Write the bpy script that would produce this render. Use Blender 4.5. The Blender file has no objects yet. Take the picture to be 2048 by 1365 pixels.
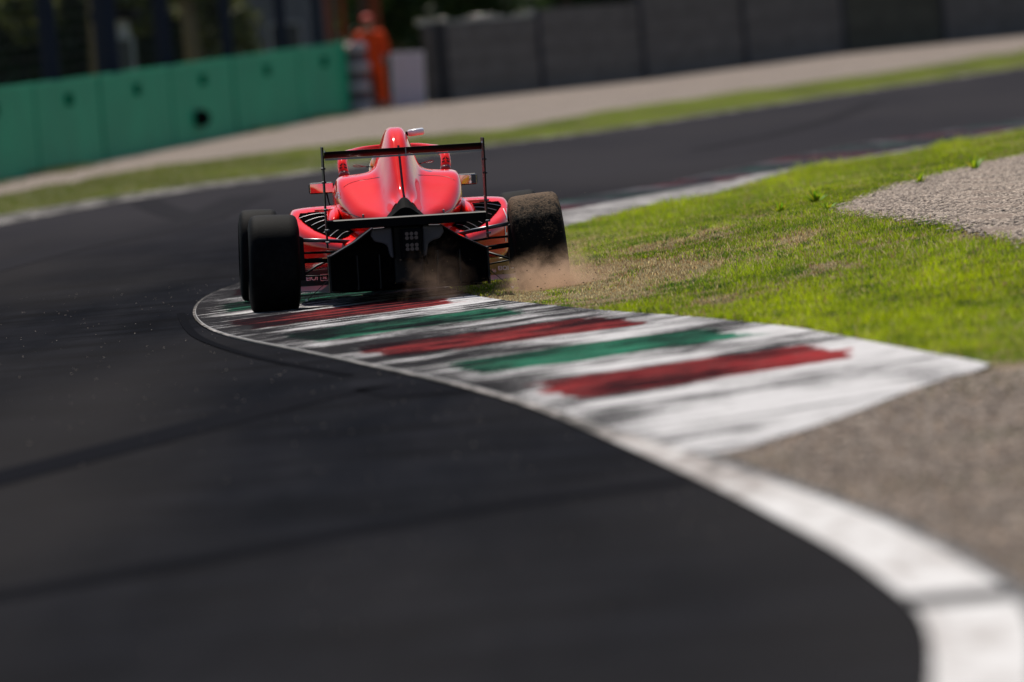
import bpy, bmesh, math, random
import numpy as np
from mathutils import Vector, Matrix
from mathutils.bvhtree import BVHTree
rnd = random.Random(7); rng = np.random.default_rng(11)
R = math.radians
scene = bpy.context.scene; COL = scene.collection

# ------------------------------------------------------------------ camera, light, exposure
FPX = 22755.0                      # 400 mm lens on a 36 mm frame, in pixels of the 2048 px photograph
ROLL, PITCH, CAM_H = R(5.0), math.atan(610/22755.0), 1.5
F_ = Vector((0, math.cos(PITCH), -math.sin(PITCH))); U_ = Vector((0, math.sin(PITCH), math.cos(PITCH))); X_ = Vector((1, 0, 0))
CX = X_*math.cos(ROLL) - U_*math.sin(ROLL); CY = X_*math.sin(ROLL) + U_*math.cos(ROLL)
CP = Vector((0, 0, CAM_H))
cam = bpy.data.cameras.new('camera'); camo = bpy.data.objects.new('camera', cam); COL.objects.link(camo)
camo.matrix_world = Matrix.Translation(CP) @ Matrix((CX, CY, -F_)).transposed().to_4x4()
cam.lens = 400; cam.sensor_width = 36; cam.clip_start = 0.5; cam.clip_end = 6000
cam.dof.use_dof = True; cam.dof.focus_distance = 66.5; cam.dof.aperture_fstop = 3.6
scene.camera = camo
SUN_EL, SUN_AZ = R(57), R(-10)      # azimuth from +Y towards +X: the sun stands beyond the car, a little to the left
world = bpy.data.worlds.new('World'); scene.world = world; world.use_nodes = True
wn = world.node_tree.nodes; wl = world.node_tree.links
sky = wn.new('ShaderNodeTexSky'); sky.sky_type = 'NISHITA'; sky.sun_disc = False
sky.sun_elevation = SUN_EL; sky.sun_rotation = SUN_AZ; sky.air_density = 1.0; sky.dust_density = 0.6
bg = wn['Background']; bg.inputs[1].default_value = 0.088
wl.new(sky.outputs[0], bg.inputs[0])
sun = bpy.data.lights.new('sun', 'SUN'); sun.energy = 5.0; sun.angle = R(0.53); sun.color = (1, .93, .84)
suno = bpy.data.objects.new('sun', sun); COL.objects.link(suno)
sd = Vector((math.sin(SUN_AZ)*math.cos(SUN_EL), math.cos(SUN_AZ)*math.cos(SUN_EL), math.sin(SUN_EL)))
suno.rotation_euler = sd.to_track_quat('Z', 'Y').to_euler(); suno.location = (0, 100, 60)
scene.view_settings.view_transform = 'Standard'; scene.view_settings.look = 'None'
scene.view_settings.exposure = 0.06; scene.view_settings.gamma = 1
scene.cycles.use_denoising = True
scene.cycles.max_bounces = 8; scene.cycles.transparent_max_bounces = 12
scene.cycles.volume_bounces = 2; scene.cycles.volume_step_rate = 1.0
scene.cycles.sample_clamp_indirect = 6

# ------------------------------------------------------------------ helpers
def tag(o, label=None, cat=None, group=None, kind=None):
    if label: o['label'] = label
    if cat: o['category'] = cat
    if group: o['group'] = group
    if kind: o['kind'] = kind
    return o
def empty(name, loc, rot=(0, 0, 0)):
    o = bpy.data.objects.new(name, None); COL.objects.link(o); o.location = loc; o.rotation_euler = rot
    o.empty_display_size = .2; return o
def mk(name, verts, faces, mat, parent=None, smooth=False, sub=0, bevel=0):
    me = bpy.data.meshes.new(name); me.from_pydata([tuple(v) for v in verts], [], [tuple(f) for f in faces]); me.update()
    return link(name, me, mat, parent, smooth, sub, bevel)
def link(name, me, mat, parent=None, smooth=False, sub=0, bevel=0):
    o = bpy.data.objects.new(name, me); COL.objects.link(o)
    for m in (mat if isinstance(mat, (list, tuple)) else [mat]): me.materials.append(m)
    if smooth: me.polygons.foreach_set('use_smooth', [True]*len(me.polygons))
    if bevel:
        b = o.modifiers.new('bevel', 'BEVEL'); b.width = bevel; b.segments = 2; b.limit_method = 'ANGLE'
    if sub:
        s = o.modifiers.new('sub', 'SUBSURF'); s.levels = sub; s.render_levels = sub
    if parent: o.parent = parent
    return o
class MB:
    """collects boxes, tubes and plates into one mesh"""
    def __init__(s): s.v = []; s.f = []
    def add(s, v, f):
        n = len(s.v); s.v += [Vector(q) for q in v]; s.f += [tuple(i+n for i in g) for g in f]; return s
    def box(s, c, d, rot=None):
        c = Vector(c); v = []
        for x in (-.5, .5):
            for y in (-.5, .5):
                for z in (-.5, .5):
                    q = Vector((x*d[0], y*d[1], z*d[2]))
                    if rot: q = rot @ q
                    v.append(c+q)
        return s.add(v, [(0,1,3,2), (4,6,7,5), (0,4,5,1), (2,3,7,6), (0,2,6,4), (1,5,7,3)])
    def tube(s, pts, r, n=8, flat=1.0, caps=True):
        pts = [Vector(p) for p in pts]; rr = r if isinstance(r, (list, tuple)) else [r]*len(pts); v = []; f = []
        for i, p in enumerate(pts):
            t = (pts[min(i+1, len(pts)-1)] - pts[max(i-1, 0)]).normalized()
            a = t.cross(Vector((0, 0, 1)));  a = a.normalized() if a.length > 1e-3 else Vector((1, 0, 0)); b = t.cross(a).normalized()
            for k in range(n):
                q = 2*math.pi*k/n; v.append(p + a*math.cos(q)*rr[i] + b*math.sin(q)*rr[i]*flat)
        for i in range(len(pts)-1):
            for k in range(n): f.append((i*n+k, i*n+(k+1) % n, (i+1)*n+(k+1) % n, (i+1)*n+k))
        if caps: f.append(tuple(range(n-1, -1, -1))); f.append(tuple((len(pts)-1)*n+k for k in range(n)))
        return s.add(v, f)
    def prism(s, outline, y0, y1):
        """outline in (x,z), extruded along y"""
        n = len(outline); v = [(x, y0, z) for x, z in outline] + [(x, y1, z) for x, z in outline]
        return s.add(v, [tuple(range(n)), tuple(range(2*n-1, n-1, -1))] + [(i, i+n, (i+1) % n+n, (i+1) % n) for i in range(n)])
    def build(s, name, mat, parent=None, smooth=False, sub=0, bevel=0):
        me = bpy.data.meshes.new(name); me.from_pydata([tuple(v) for v in s.v], [], s.f); me.update()
        bm = bmesh.new(); bm.from_mesh(me); bmesh.ops.recalc_face_normals(bm, faces=bm.faces); bm.to_mesh(me); bm.free()
        return link(name, me, mat, parent, smooth, sub, bevel)
def autosmooth(o, ang=40):
    me = o.data
    me.polygons.foreach_set('use_smooth', [True]*len(me.polygons))
    bm = bmesh.new(); bm.from_mesh(me)
    for e in bm.edges:
        if len(e.link_faces) == 2 and e.calc_face_angle(0) > R(ang): e.smooth = False
    bm.to_mesh(me); bm.free(); return o

def prin(name, col, rough=.6, metal=0, coat=0, spec=.5, **kw):
    m = bpy.data.materials.new(name); m.use_nodes = True; b = m.node_tree.nodes['Principled BSDF']
    b.inputs['Base Color'].default_value = (*col, 1); b.inputs['Roughness'].default_value = rough
    b.inputs['Metallic'].default_value = metal; b.inputs['Coat Weight'].default_value = coat
    b.inputs['Coat Roughness'].default_value = .04; b.inputs['Specular IOR Level'].default_value = spec
    return m
def N(m, t, **kw):
    n = m.node_tree.nodes.new(t)
    for k, v in kw.items(): setattr(n, k, v)
    return n
def L(m, a, b): m.node_tree.links.new(a, b)
def ramp(m, fac, stops):
    r = N(m, 'ShaderNodeValToRGB'); e = r.color_ramp.elements
    while len(e) < len(stops): e.new(.5)
    for q, (p, c) in zip(e, stops): q.position = p; q.color = (*c, 1) if len(c) == 3 else c
    L(m, fac, r.inputs[0]); return r.outputs[0]
def noise(m, vec, scale, detail=4, rough=.55, dist=0):
    n = N(m, 'ShaderNodeTexNoise'); n.inputs['Scale'].default_value = scale; n.inputs['Detail'].default_value = detail
    n.inputs['Roughness'].default_value = rough; n.inputs['Distortion'].default_value = dist
    if vec is not None: L(m, vec, n.inputs['Vector'])
    return n.outputs['Fac']
def coords(m, scale=(1, 1, 1), loc=(0, 0, 0), rot=(0, 0, 0)):
    c = N(m, 'ShaderNodeTexCoord'); mp = N(m, 'ShaderNodeMapping'); L(m, c.outputs['Object'], mp.inputs[0])
    mp.inputs['Scale'].default_value = scale; mp.inputs['Location'].default_value = loc; mp.inputs['Rotation'].default_value = rot
    return mp.outputs[0]
def mixc(m, fac, a, b, blend='MIX'):
    n = N(m, 'ShaderNodeMix', data_type='RGBA', blend_type=blend)
    for s, q in ((0, fac), (6, a), (7, b)):
        if isinstance(q, (int, float)): n.inputs[s].default_value = q
        elif isinstance(q, tuple): n.inputs[s].default_value = (*q, 1)
        else: L(m, q, n.inputs[s])
    return n.outputs[2]
def math_(m, op, a, b=None, clamp=False):
    n = N(m, 'ShaderNodeMath', operation=op); n.use_clamp = clamp
    for s, q in ((0, a), (1, b)):
        if q is None: continue
        if isinstance(q, (int, float)): n.inputs[s].default_value = q
        else: L(m, q, n.inputs[s])
    return n.outputs[0]
def setcol(m, c): L(m, c, m.node_tree.nodes['Principled BSDF'].inputs['Base Color'])
def setrough(m, c): L(m, c, m.node_tree.nodes['Principled BSDF'].inputs['Roughness'])
def bump(m, h, strength=.3, dist=.01):
    b = N(m, 'ShaderNodeBump'); b.inputs['Strength'].default_value = strength; b.inputs['Distance'].default_value = dist
    L(m, h, b.inputs['Height']); L(m, b.outputs[0], m.node_tree.nodes['Principled BSDF'].inputs['Normal'])

# ------------------------------------------------------------------ terrain height and tracing
EY = np.array([40, 45.7, 49.1, 53.5, 56.9, 60.1, 64.3, 66, 68.5, 72, 78, 86, 90, 94.5, 105.4, 111.4, 121.8, 140, 170, 220.])
EX = np.array([2.2, 1.93, 1.67, 1.35, .95, .48, -.03, -.19, -.34, -.42, -.2, .47, .98, 1.66, 2.79, 3.94, 5.66, 9.2, 16, 30.])
def edge(y): return np.interp(y, EY, EX)             # the line where the kerb meets the infield grass
def sst(t): t = np.clip(t, 0, 1); return t*t*(3-2*t)
def H(x, y):
    return .24*sst((x-edge(y))/3.2)*sst((y-44)/16.)*sst((215-y)/60.)
def ray(px, py): return F_*FPX + CX*(px-1024) + CY*(682.5-py)
def ground(px, py, z=0.0):
    """where the sight line through a point of the photograph meets the ground"""
    d = ray(px, py); t = (z-CAM_H)/d.z
    for _ in range(30):
        P = CP + d*t; h = float(H(P.x, P.y)) + z; t = .5*t + .5*(h-CAM_H)/d.z
    return CP + d*t
def atdepth(px, py, y): d = ray(px, py); return CP + d*(y/d.y)
def resample(pts, n):
    P = np.array([[p[0], p[1], p[2] if len(p) > 2 else 0] for p in pts], float)
    s = np.r_[0, np.cumsum(np.linalg.norm(np.diff(P, axis=0), axis=1))]; t = np.linspace(0, s[-1], n)
    return np.stack([np.interp(t, s, P[:, k]) for k in range(3)], 1)
def smoothcurve(pts, n, it=3):
    P = np.array([[p[0], p[1], p[2] if len(p) > 2 else 0] for p in pts], float)
    for _ in range(it):                                 # Chaikin
        Q = [P[0]]
        for a, b in zip(P[:-1], P[1:]): Q += [a*.75+b*.25, a*.25+b*.75]
        P = np.array(Q+[P[-1]])
    return resample(P, n)
def strip(name, A, B, mat, z=0, nu=6, kind='structure', useH=True, parent=None):
    """a sheet between curve A and curve B; UV = (across, metres along)"""
    n = len(A); v = []; uv = []; s = np.r_[0, np.cumsum(np.linalg.norm(np.diff(A[:, :2], axis=0), axis=1))]
    for i in range(n):
        for j in range(nu+1):
            p = A[i]*(1-j/nu) + B[i]*(j/nu); h = float(H(p[0], p[1])) if useH else p[2]
            v.append((p[0], p[1], h+z)); uv.append((j/nu, s[i]))
    f = [(i*(nu+1)+j, i*(nu+1)+j+1, (i+1)*(nu+1)+j+1, (i+1)*(nu+1)+j) for i in range(n-1) for j in range(nu)]
    me = bpy.data.meshes.new(name); me.from_pydata(v, [], f); me.update()
    bm = bmesh.new(); bm.from_mesh(me); bmesh.ops.recalc_face_normals(bm, faces=bm.faces)
    if sum(q.normal.z for q in bm.faces) < 0: bmesh.ops.reverse_faces(bm, faces=bm.faces)
    l = bm.loops.layers.uv.new('UVMap')
    for q in bm.faces:
        for lp in q.loops: lp[l].uv = uv[lp.vert.index]
    bm.to_mesh(me); bm.free()
    o = link(name, me, mat, parent, smooth=True)
    if kind: tag(o, kind=kind)
    return o

# ------------------------------------------------------------------ materials
def m_asphalt():
    m = prin('asphalt', (.03, .03, .032), .85, spec=.0); c = coords(m)
    fine = noise(m, c, 120, 3, .7); mid = noise(m, coords(m, (2.2, .16, 1)), 1.0, 4, .6); big = noise(m, coords(m, (.35, .035, 1), (3, 0, 0)), 1, 2)
    col = ramp(m, mid, [(.3, (.0085, .0095, .0125)), (.7, (.0175, .0180, .0215))])
    iso = noise(m, coords(m, (.8, .9, 1), (2, 7, 0)), 1, 5, .7)
    col = mixc(m, ramp(m, iso, [(.42, (0,)*3), (.64, (.8,)*3)]), col, (.0075, .0078, .009))
    col = mixc(m, ramp(m, big, [(.42, (0,)*3), (.62, (.75,)*3)]), col, (.027, .0255, .026))
    col = mixc(m, ramp(m, fine, [(.60, (0, 0, 0)), (.8, (.5, .5, .5))]), col, (.09, .085, .08))
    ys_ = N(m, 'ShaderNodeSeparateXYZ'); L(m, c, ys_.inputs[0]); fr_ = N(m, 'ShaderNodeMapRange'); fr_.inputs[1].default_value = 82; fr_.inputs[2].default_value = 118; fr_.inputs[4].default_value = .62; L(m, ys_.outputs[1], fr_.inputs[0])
    col = mixc(m, fr_.outputs[0], col, (.043, .041, .046))  # grazing sheen of the far track painted in as a lighter colour
    setcol(m, col); setrough(m, ramp(m, mid, [(.3, (.55,)*3), (.7, (.75,)*3)]))
    bump(m, fine, .5, .006); return m
def m_kerb():
    """worn white concrete with red and green bars, rubber laid along the ribs"""
    m = prin('kerb_paint', (.7, .7, .7), .8, spec=.0)
    tc = N(m, 'ShaderNodeTexCoord'); sp = N(m, 'ShaderNodeSeparateXYZ'); L(m, tc.outputs['Object'], sp.inputs[0])
    s = math_(m, 'SUBTRACT', sp.outputs[1], math_(m, 'MULTIPLY', sp.outputs[0], 1.8))      # across the bars
    cb = N(m, 'ShaderNodeCombineXYZ'); L(m, math_(m, 'MULTIPLY', sp.outputs[0], 1.0), cb.inputs[0]); L(m, s, cb.inputs[1])
    def aniso(sx, sy, off=0):
        mp = N(m, 'ShaderNodeMapping'); mp.inputs['Scale'].default_value = (sx, sy, 1); mp.inputs['Location'].default_value = (off, off, 0)
        L(m, cb.outputs[0], mp.inputs[0]); return mp.outputs[0]
    wob = noise(m, aniso(2.5, .5), 1, 4, .6)
    s2 = math_(m, 'ADD', s, math_(m, 'MULTIPLY', math_(m, 'SUBTRACT', wob, .5), .9))
    ph = math_(m, 'FRACT', math_(m, 'DIVIDE', math_(m, 'SUBTRACT', s2, 45.5), 9.8))        # red at 47, green at 52
    white = (.64, .625, .62); red = (.33, .016, .020); green = (.008, .19, .105)
    r = N(m, 'ShaderNodeValToRGB'); r.color_ramp.interpolation = 'LINEAR'; e = r.color_ramp.elements
    st = [(0.0, white), (.01, red), (.29, red), (.30, white), (.53, white), (.54, green), (.79, green), (.80, white)]
    while len(e) < len(st): e.new(.5)
    for q, (p, c) in zip(e, st): q.position = p; q.color = (*c, 1)
    L(m, ph, r.inputs[0]); col = r.outputs[0]
    # edges: plain white band beside the track line and the grass
    uvn = N(m, 'ShaderNodeUVMap'); us = N(m, 'ShaderNodeSeparateXYZ'); L(m, uvn.outputs[0], us.inputs[0]); u = us.outputs[0]
    cut = N(m, 'ShaderNodeMapRange'); cut.inputs[1].default_value = 45.3; cut.inputs[2].default_value = 45.0; L(m, s2, cut.inputs[0]); col = mixc(m, cut.outputs[0], col, white)
    edge_w = ramp(m, math_(m, 'ADD', u, math_(m, 'MULTIPLY', math_(m, 'SUBTRACT', noise(m, aniso(6, .8, 4), 1, 3), .5), .25)),
                  [(.09, (1,)*3), (.13, (0,)*3), (.84, (0,)*3), (.88, (1,)*3)])
    e2 = ramp(m, s, [(0, (0,)*3), (1, (0,)*3)])
    col = mixc(m, edge_w, col, white)
    wear = noise(m, aniso(1.3, 2.0, 12), 1, 6, .75); isw = N(m, 'ShaderNodeSeparateColor'); L(m, col, isw.inputs[0]); sat = math_(m, 'LESS_THAN', isw.outputs[2], .3)
    col = mixc(m, math_(m, 'MULTIPLY', sat, ramp(m, wear, [(.40, (0,)*3), (.58, (.8,)*3)])), col, mixc(m, 1.0, col, (.20, .22, .24), 'MULTIPLY'))
    chip = noise(m, aniso(5, 7, 21), 1, 5, .8); col = mixc(m, math_(m, 'MULTIPLY', sat, ramp(m, chip, [(.62, (0,)*3), (.68, (.7,)*3)])), col, (.4, .38, .36))
    # rubber: streaks along the ribs, heavier on the track side and away from the start of the kerb
    rib = noise(m, aniso(.55, 3.2), 1, 7, .78, .35); rib2 = noise(m, aniso(3.5, 16, 3), 1, 6, .85); blot = noise(m, aniso(1.6, .4, 8), 1, 3)
    q = math_(m, 'ADD', math_(m, 'MULTIPLY', rib, .75), math_(m, 'MULTIPLY', rib2, .62)); q = math_(m, 'ADD', q, math_(m, 'MULTIPLY', blot, .42))
    side = ramp(m, u, [(0, (.10,)*3), (.16, (.06,)*3), (.4, (.03,)*3), (.8, (0,)*3), (1, (-.0,)*3)])
    far = N(m, 'ShaderNodeMapRange'); far.inputs[1].default_value = 44; far.inputs[2].default_value = 60; far.inputs[3].default_value = -.07; far.inputs[4].default_value = .022
    L(m, sp.outputs[1], far.inputs[0]); q = math_(m, 'ADD', math_(m, 'ADD', q, side), far.outputs[0])
    rub = ramp(m, q, [(.875, (0,)*3), (.925, (.97,)*3)])
    dirt = noise(m, aniso(9, 3, 1), 1, 4)
    col = mixc(m, math_(m, 'MULTIPLY', dirt, .35), col, (.16, .145, .135), 'MIX')
    col = mixc(m, rub, col, (.010, .0098, .012))
    setcol(m, col); bump(m, rib2, .6, .02); return m
def m_farkerb():
    m = prin('far_kerb_paint', (.5, .5, .5), .8, spec=0)
    uvn = N(m, 'ShaderNodeUVMap'); us = N(m, 'ShaderNodeSeparateXYZ'); L(m, uvn.outputs[0], us.inputs[0]); u, v = us.outputs[0], us.outputs[1]
    ph = math_(m, 'FRACT', math_(m, 'DIVIDE', v, 9.8))
    bars = ramp(m, ph, [(0, (.10, .018, .025)), (.28, (.09, .018, .025)), (.31, (.12, .12, .13)), (.5, (.10, .10, .11)), (.53, (.02, .055, .045)), (.78, (.02, .055, .045)), (.81, (.12, .12, .13))])
    n = noise(m, coords(m, (1.5, .25, 1)), 2, 4, .65)
    dark = mixc(m, ramp(m, n, [(.35, (.2,)*3), (.55, (.95,)*3)]), bars, (.03, .03, .035))
    conc = ramp(m, n, [(.35, (.11, .105, .105)), (.62, (.33, .315, .305))])
    mr = N(m, 'ShaderNodeMapRange'); mr.inputs[1].default_value = 5; mr.inputs[2].default_value = 34; mr.inputs[3].default_value = .22; mr.inputs[4].default_value = -.34; L(m, v, mr.inputs[0])
    k = ramp(m, math_(m, 'ADD', math_(m, 'ADD', u, mr.outputs[0]), math_(m, 'MULTIPLY', math_(m, 'SUBTRACT', n, .5), .2)), [(.50, (0,)*3), (.58, (1,)*3)])
    setcol(m, mixc(m, k, dark, conc)); return m
def m_whiteline():
    m = prin('white_line_paint', (.62, .61, .60), .8, spec=0); n = noise(m, coords(m, (5, .9, 1)), 2, 5, .65)
    n2 = noise(m, coords(m, (1.2, .22, 1), (5, 2, 0)), 1, 2)
    q = math_(m, 'ADD', math_(m, 'MULTIPLY', n, .5), math_(m, 'MULTIPLY', n2, .5))
    cc_ = N(m, 'ShaderNodeTexCoord'); s_ = N(m, 'ShaderNodeSeparateXYZ'); L(m, cc_.outputs['Object'], s_.inputs[0]); mr = N(m, 'ShaderNodeMapRange'); L(m, s_.outputs[1], mr.inputs[0]); mr.inputs[1].default_value = 31; mr.inputs[2].default_value = 45; mr.inputs[3].default_value = .11; mr.inputs[4].default_value = -.08; q = math_(m, 'ADD', q, mr.outputs[0])
    setcol(m, ramp(m, q, [(.38, (.10, .095, .09)), (.49, (.34, .31, .29)), (.62, (.58, .565, .55))])); return m
def m_soil(name, a, b, c3, sc=3.0):
    m = prin(name, a, .95, spec=.2); c = coords(m); n = noise(m, c, sc, 6, .7); f = noise(m, c, 45, 4, .7)
    col = ramp(m, n, [(.35, a), (.52, b), (.66, c3)]); col = mixc(m, ramp(m, f, [(.4, (0,)*3), (.7, (.7,)*3)]), col, tuple(x*1.7 for x in b))
    setcol(m, col); bump(m, f, .8, .02); return m
def m_gravel(name, base, dark, grn=0):
    m = prin(name, base, .95, spec=.2); c = coords(m)
    vo = N(m, 'ShaderNodeTexVoronoi'); vo.inputs['Scale'].default_value = 38; L(m, c, vo.inputs['Vector'])
    sp = N(m, 'ShaderNodeSeparateColor'); L(m, vo.outputs['Color'], sp.inputs[0])
    col = mixc(m, sp.outputs[0], tuple(x*.6 for x in base), tuple(min(1, x*1.35) for x in base))
    n = noise(m, c, 1.2, 5, .65); col = mixc(m, ramp(m, n, [(.38, (.85,)*3), (.62, (0,)*3)]), col, dark)
    if grn:
        g = noise(m, coords(m, (1, .5, 1), (9, 4, 0)), 1.4, 5, .7); col = mixc(m, ramp(m, g, [(.52, (0,)*3), (.66, (grn,)*3)]), col, (.07, .085, .025))
    setcol(m, col); bump(m, vo.outputs['Distance'], .9, .02); return m
def m_attr(name, transl=.0, rough=.6, attr='Col'):
    m = bpy.data.materials.new(name); m.use_nodes = True; nt = m.node_tree; b = nt.nodes['Principled BSDF']
    a = N(m, 'ShaderNodeAttribute'); a.attribute_name = attr; L(m, a.outputs['Color'], b.inputs['Base Color']); b.inputs['Roughness'].default_value = rough
    b.inputs['Specular IOR Level'].default_value = .25
    if transl:
        t = N(m, 'ShaderNodeBsdfTranslucent'); L(m, a.outputs['Color'], t.inputs['Color']); mx = N(m, 'ShaderNodeMixShader'); mx.inputs[0].default_value = transl
        L(m, b.outputs[0], mx.inputs[1]); L(m, t.outputs[0], mx.inputs[2]); L(m, mx.outputs[0], nt.nodes['Material Output'].inputs['Surface'])
    return m
def m_weather(name, col, dark, sc=(.6, .6, 2), rough=.85, amt=.6, detail=4):
    m = prin(name, col, rough, spec=.08); n = noise(m, coords(m, sc), 1.5, detail, .6)
    setcol(m, mixc(m, ramp(m, n, [(.35, (amt,)*3), (.65, (0,)*3)]), col, dark)); return m
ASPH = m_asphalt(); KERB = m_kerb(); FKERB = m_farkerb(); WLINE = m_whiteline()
SOIL = m_soil('infield_soil', (.07, .085, .02), (.14, .10, .05), (.10, .13, .025), 2.0)
GRAV = m_gravel('gravel', (.26, .205, .16), (.18, .13, .10)); GRAVN = m_gravel('gravel_dirt', (.50, .375, .275), (.22, .15, .10), .8)
GRASSM = m_attr('grass_blade', .45, .55); STONEM = m_attr('stone', 0, .9); LEAFM = m_attr('leaf', .3, .6)

# ------------------------------------------------------------------ the ground
S_ = 3000
base = mk('ground', [(-S_, -S_, -.06), (S_, -S_, -.06), (S_, S_, -.06), (-S_, S_, -.06)], [(0, 1, 2, 3)], m_soil('field', (.06, .08, .02), (.10, .11, .03), (.09, .10, .03), .3)); tag(base, kind='structure')
INNER_PX = [(1861, 1268), (1831, 1217), (1778, 1175), (1690, 1112), (1584, 1056), (1477, 1000), (1345, 938), (1200, 875), (1060, 815), (900, 770), (740, 735), (600, 705), (470, 680), (410, 660), (383, 635), (390, 610), (420, 590), (470, 572)]
inner = [(-.4, 5), (.45, 16), (.86, 25.0)] + [tuple(ground(*q))[:2] for q in INNER_PX] + [(-1.35, 84), (-.45, 93), (.58, 101.1), (1.38, 104.2), (3.15, 118.1), (4.47, 125.7), (6.15, 132.1), (9.5, 146), (16, 170), (30, 220)]
inner = smoothcurve(inner, 400)
OUT_PX = [(-500, 500), (0, 432), (200, 398), (400, 370), (600, 345), (900, 300), (1200, 262), (1600, 200), (2048, 133), (2500, 66)]
def zflat(px, py): d = ray(px, py); return CP + d*(-CAM_H/d.z)
outer3 = [zflat(*q) for q in OUT_PX]
outer = [(-10, 5), (-13, 40), (-13.5, 75), (-10.5, 100)] + [(p.x, p.y) for p in outer3[1:]] + [(34, 300)]
outer = smoothcurve(outer, 400)
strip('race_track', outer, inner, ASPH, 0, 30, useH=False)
# run-off left of the circuit
strip('left_verge', smoothcurve([(-60, 5), (-60, 40), (-60, 75), (-50, 110), (-9.5, 118)], 60), smoothcurve([(-10, 5), (-13, 40), (-13.5, 75), (-10.5, 100), (-6.6, 119)], 60), SOIL, -.008, 6, useH=False)
# white boundary line on the inside of the corner
def offset(C_, d):
    t = np.gradient(C_[:, :2], axis=0); t /= np.linalg.norm(t, axis=1)[:, None]; n = np.stack([t[:, 1], -t[:, 0]], 1); O_ = C_.copy(); O_[:, :2] += n*np.asarray(d)[..., None]; return O_
lw = np.interp(inner[:, 1], [0, 25, 29, 33, 36, 39, 43, 47, 54, 62, 90, 220], [.22, .22, .255, .245, .20, .15, .07, .035, .020, .018, .02, .05])
line_out = offset(inner, lw)
strip('white_track_line', inner, line_out, WLINE, .008, 2, useH=False)
# kerb between the line and the grass
k0 = int(np.argmax(line_out[:, 1] > 38.7)); k1 = int(np.argmax(line_out[:, 1] > 84)); k2 = int(np.argmax(line_out[:, 1] > 200))
kA = resample(line_out[k0:k1], 260)
apron = [tuple(ground(*q))[:2] for q in [(1440, 915), (1550, 885), (1700, 835), (1850, 775), (1990, 738)]]
ys = np.linspace(46.2, 84, 60); kB = smoothcurve(apron + [(float(edge(y)), float(y)) for y in ys], 260, 2)
kB[0, :2] = kA[0, :2]
strip('kerb', kA, kB, KERB, .012, 10, useH=False)
sk = MB(); 
for i in range(259):
    a, b = kA[i], kA[i+1]; sk.add([(a[0], a[1], .012), (b[0], b[1], .012), (b[0]-.01, b[1], 0), (a[0]-.01, a[1], 0)], [(0, 1, 2, 3)])
tag(sk.build('kerb_lip', prin('kerb_side', (.3, .29, .28), .9)), kind='structure')
fA = resample(line_out[k1:k2], 160); fB = resample([(float(edge(y)), float(y)) for y in np.linspace(84, 196, 120)], 160)
strip('exit_kerb', fA, fB, FKERB, .010, 8, useH=False)
# gravel beside the near line
gA = offset(line_out[:k0+1], np.full(k0+1, .0)); gA = resample(gA, 60)
gB = resample([(9, 5), (9, 30), (9, 44), (3.2, 45.9)], 60)
near_mid = resample([(g[0], g[1]) for g in gA] + [tuple(q) for q in apron[1:]], 60)
strip('near_gravel', near_mid, gB, GRAVN, .002, 12, useH=False)
# dark worn shoulder between the white line and the near gravel
strip('line_shoulder', gA, offset(gA, np.full(60, .055)), prin('shoulder', (.06, .057, .055), .9), .006, 1, useH=False)
# infield sheet with the low bank
ny, nx = 150, 40; vv = []; ff = []
for i in range(ny):
    y = 45.5 + (200-45.5)*i/(ny-1); e0 = float(edge(y)) if y > 46.2 else 1.93
    for j in range(nx):
        x = e0 - .004 + (j/(nx-1))**1.5*14; vv.append((x, y, float(H(x, y)) + .004))
ff = [(i*nx+j, i*nx+j+1, (i+1)*nx+j+1, (i+1)*nx+j) for i in range(ny-1) for j in range(nx-1)]
tag(mk('infield', vv, ff, SOIL, smooth=True), kind='structure')
# gravel trap on the bank: traced outline
GPX = [(1672, 424), (1740, 395), (1800, 374), (1870, 356), (1960, 333), (2060, 311), (2200, 285), (2330, 270), (2330, 560), (2200, 520), (2060, 496), (1990, 478), (1935, 463), (1880, 452), (1830, 447), (1770, 440), (1715, 436)]
GP = [ground(*q) for q in GPX]; GPOLY = np.array([(p.x, p.y) for p in GP])
def inpoly(x, y, P):
    ins = np.zeros(np.shape(x), bool); j = len(P)-1
    for i in range(len(P)):
        xi, yi, xj, yj = P[i][0], P[i][1], P[j][0], P[j][1]
        c = ((yi > y) != (yj > y)) & (x < (xj-xi)*(y-yi)/((yj-yi) + 1e-12)+xi); ins ^= c; j = i
    return ins
gx = np.arange(1.5, 9, .1); gy = np.arange(60, 125, .4); vid = {}; v = []; f = []
def gv(i, j):
    if (i, j) not in vid:
        vid[(i, j)] = len(v); x, y = gx[i], gy[j]; v.append((x, y, float(H(x, y)) + .016 + .012*math.sin(x*7+y)*math.sin(y*1.3)))
    return vid[(i, j)]
GXX, GYY = np.meshgrid(gx, gy, indexing='ij'); IN = inpoly(GXX+.05, GYY+.2, GPOLY)
for i in range(len(gx)-1):
    for j in range(len(gy)-1):
        if IN[i, j]: f.append((gv(i, j), gv(i+1, j), gv(i+1, j+1), gv(i, j+1)))
tag(mk('gravel_trap', v, f, GRAV, smooth=True), kind='structure')

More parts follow.
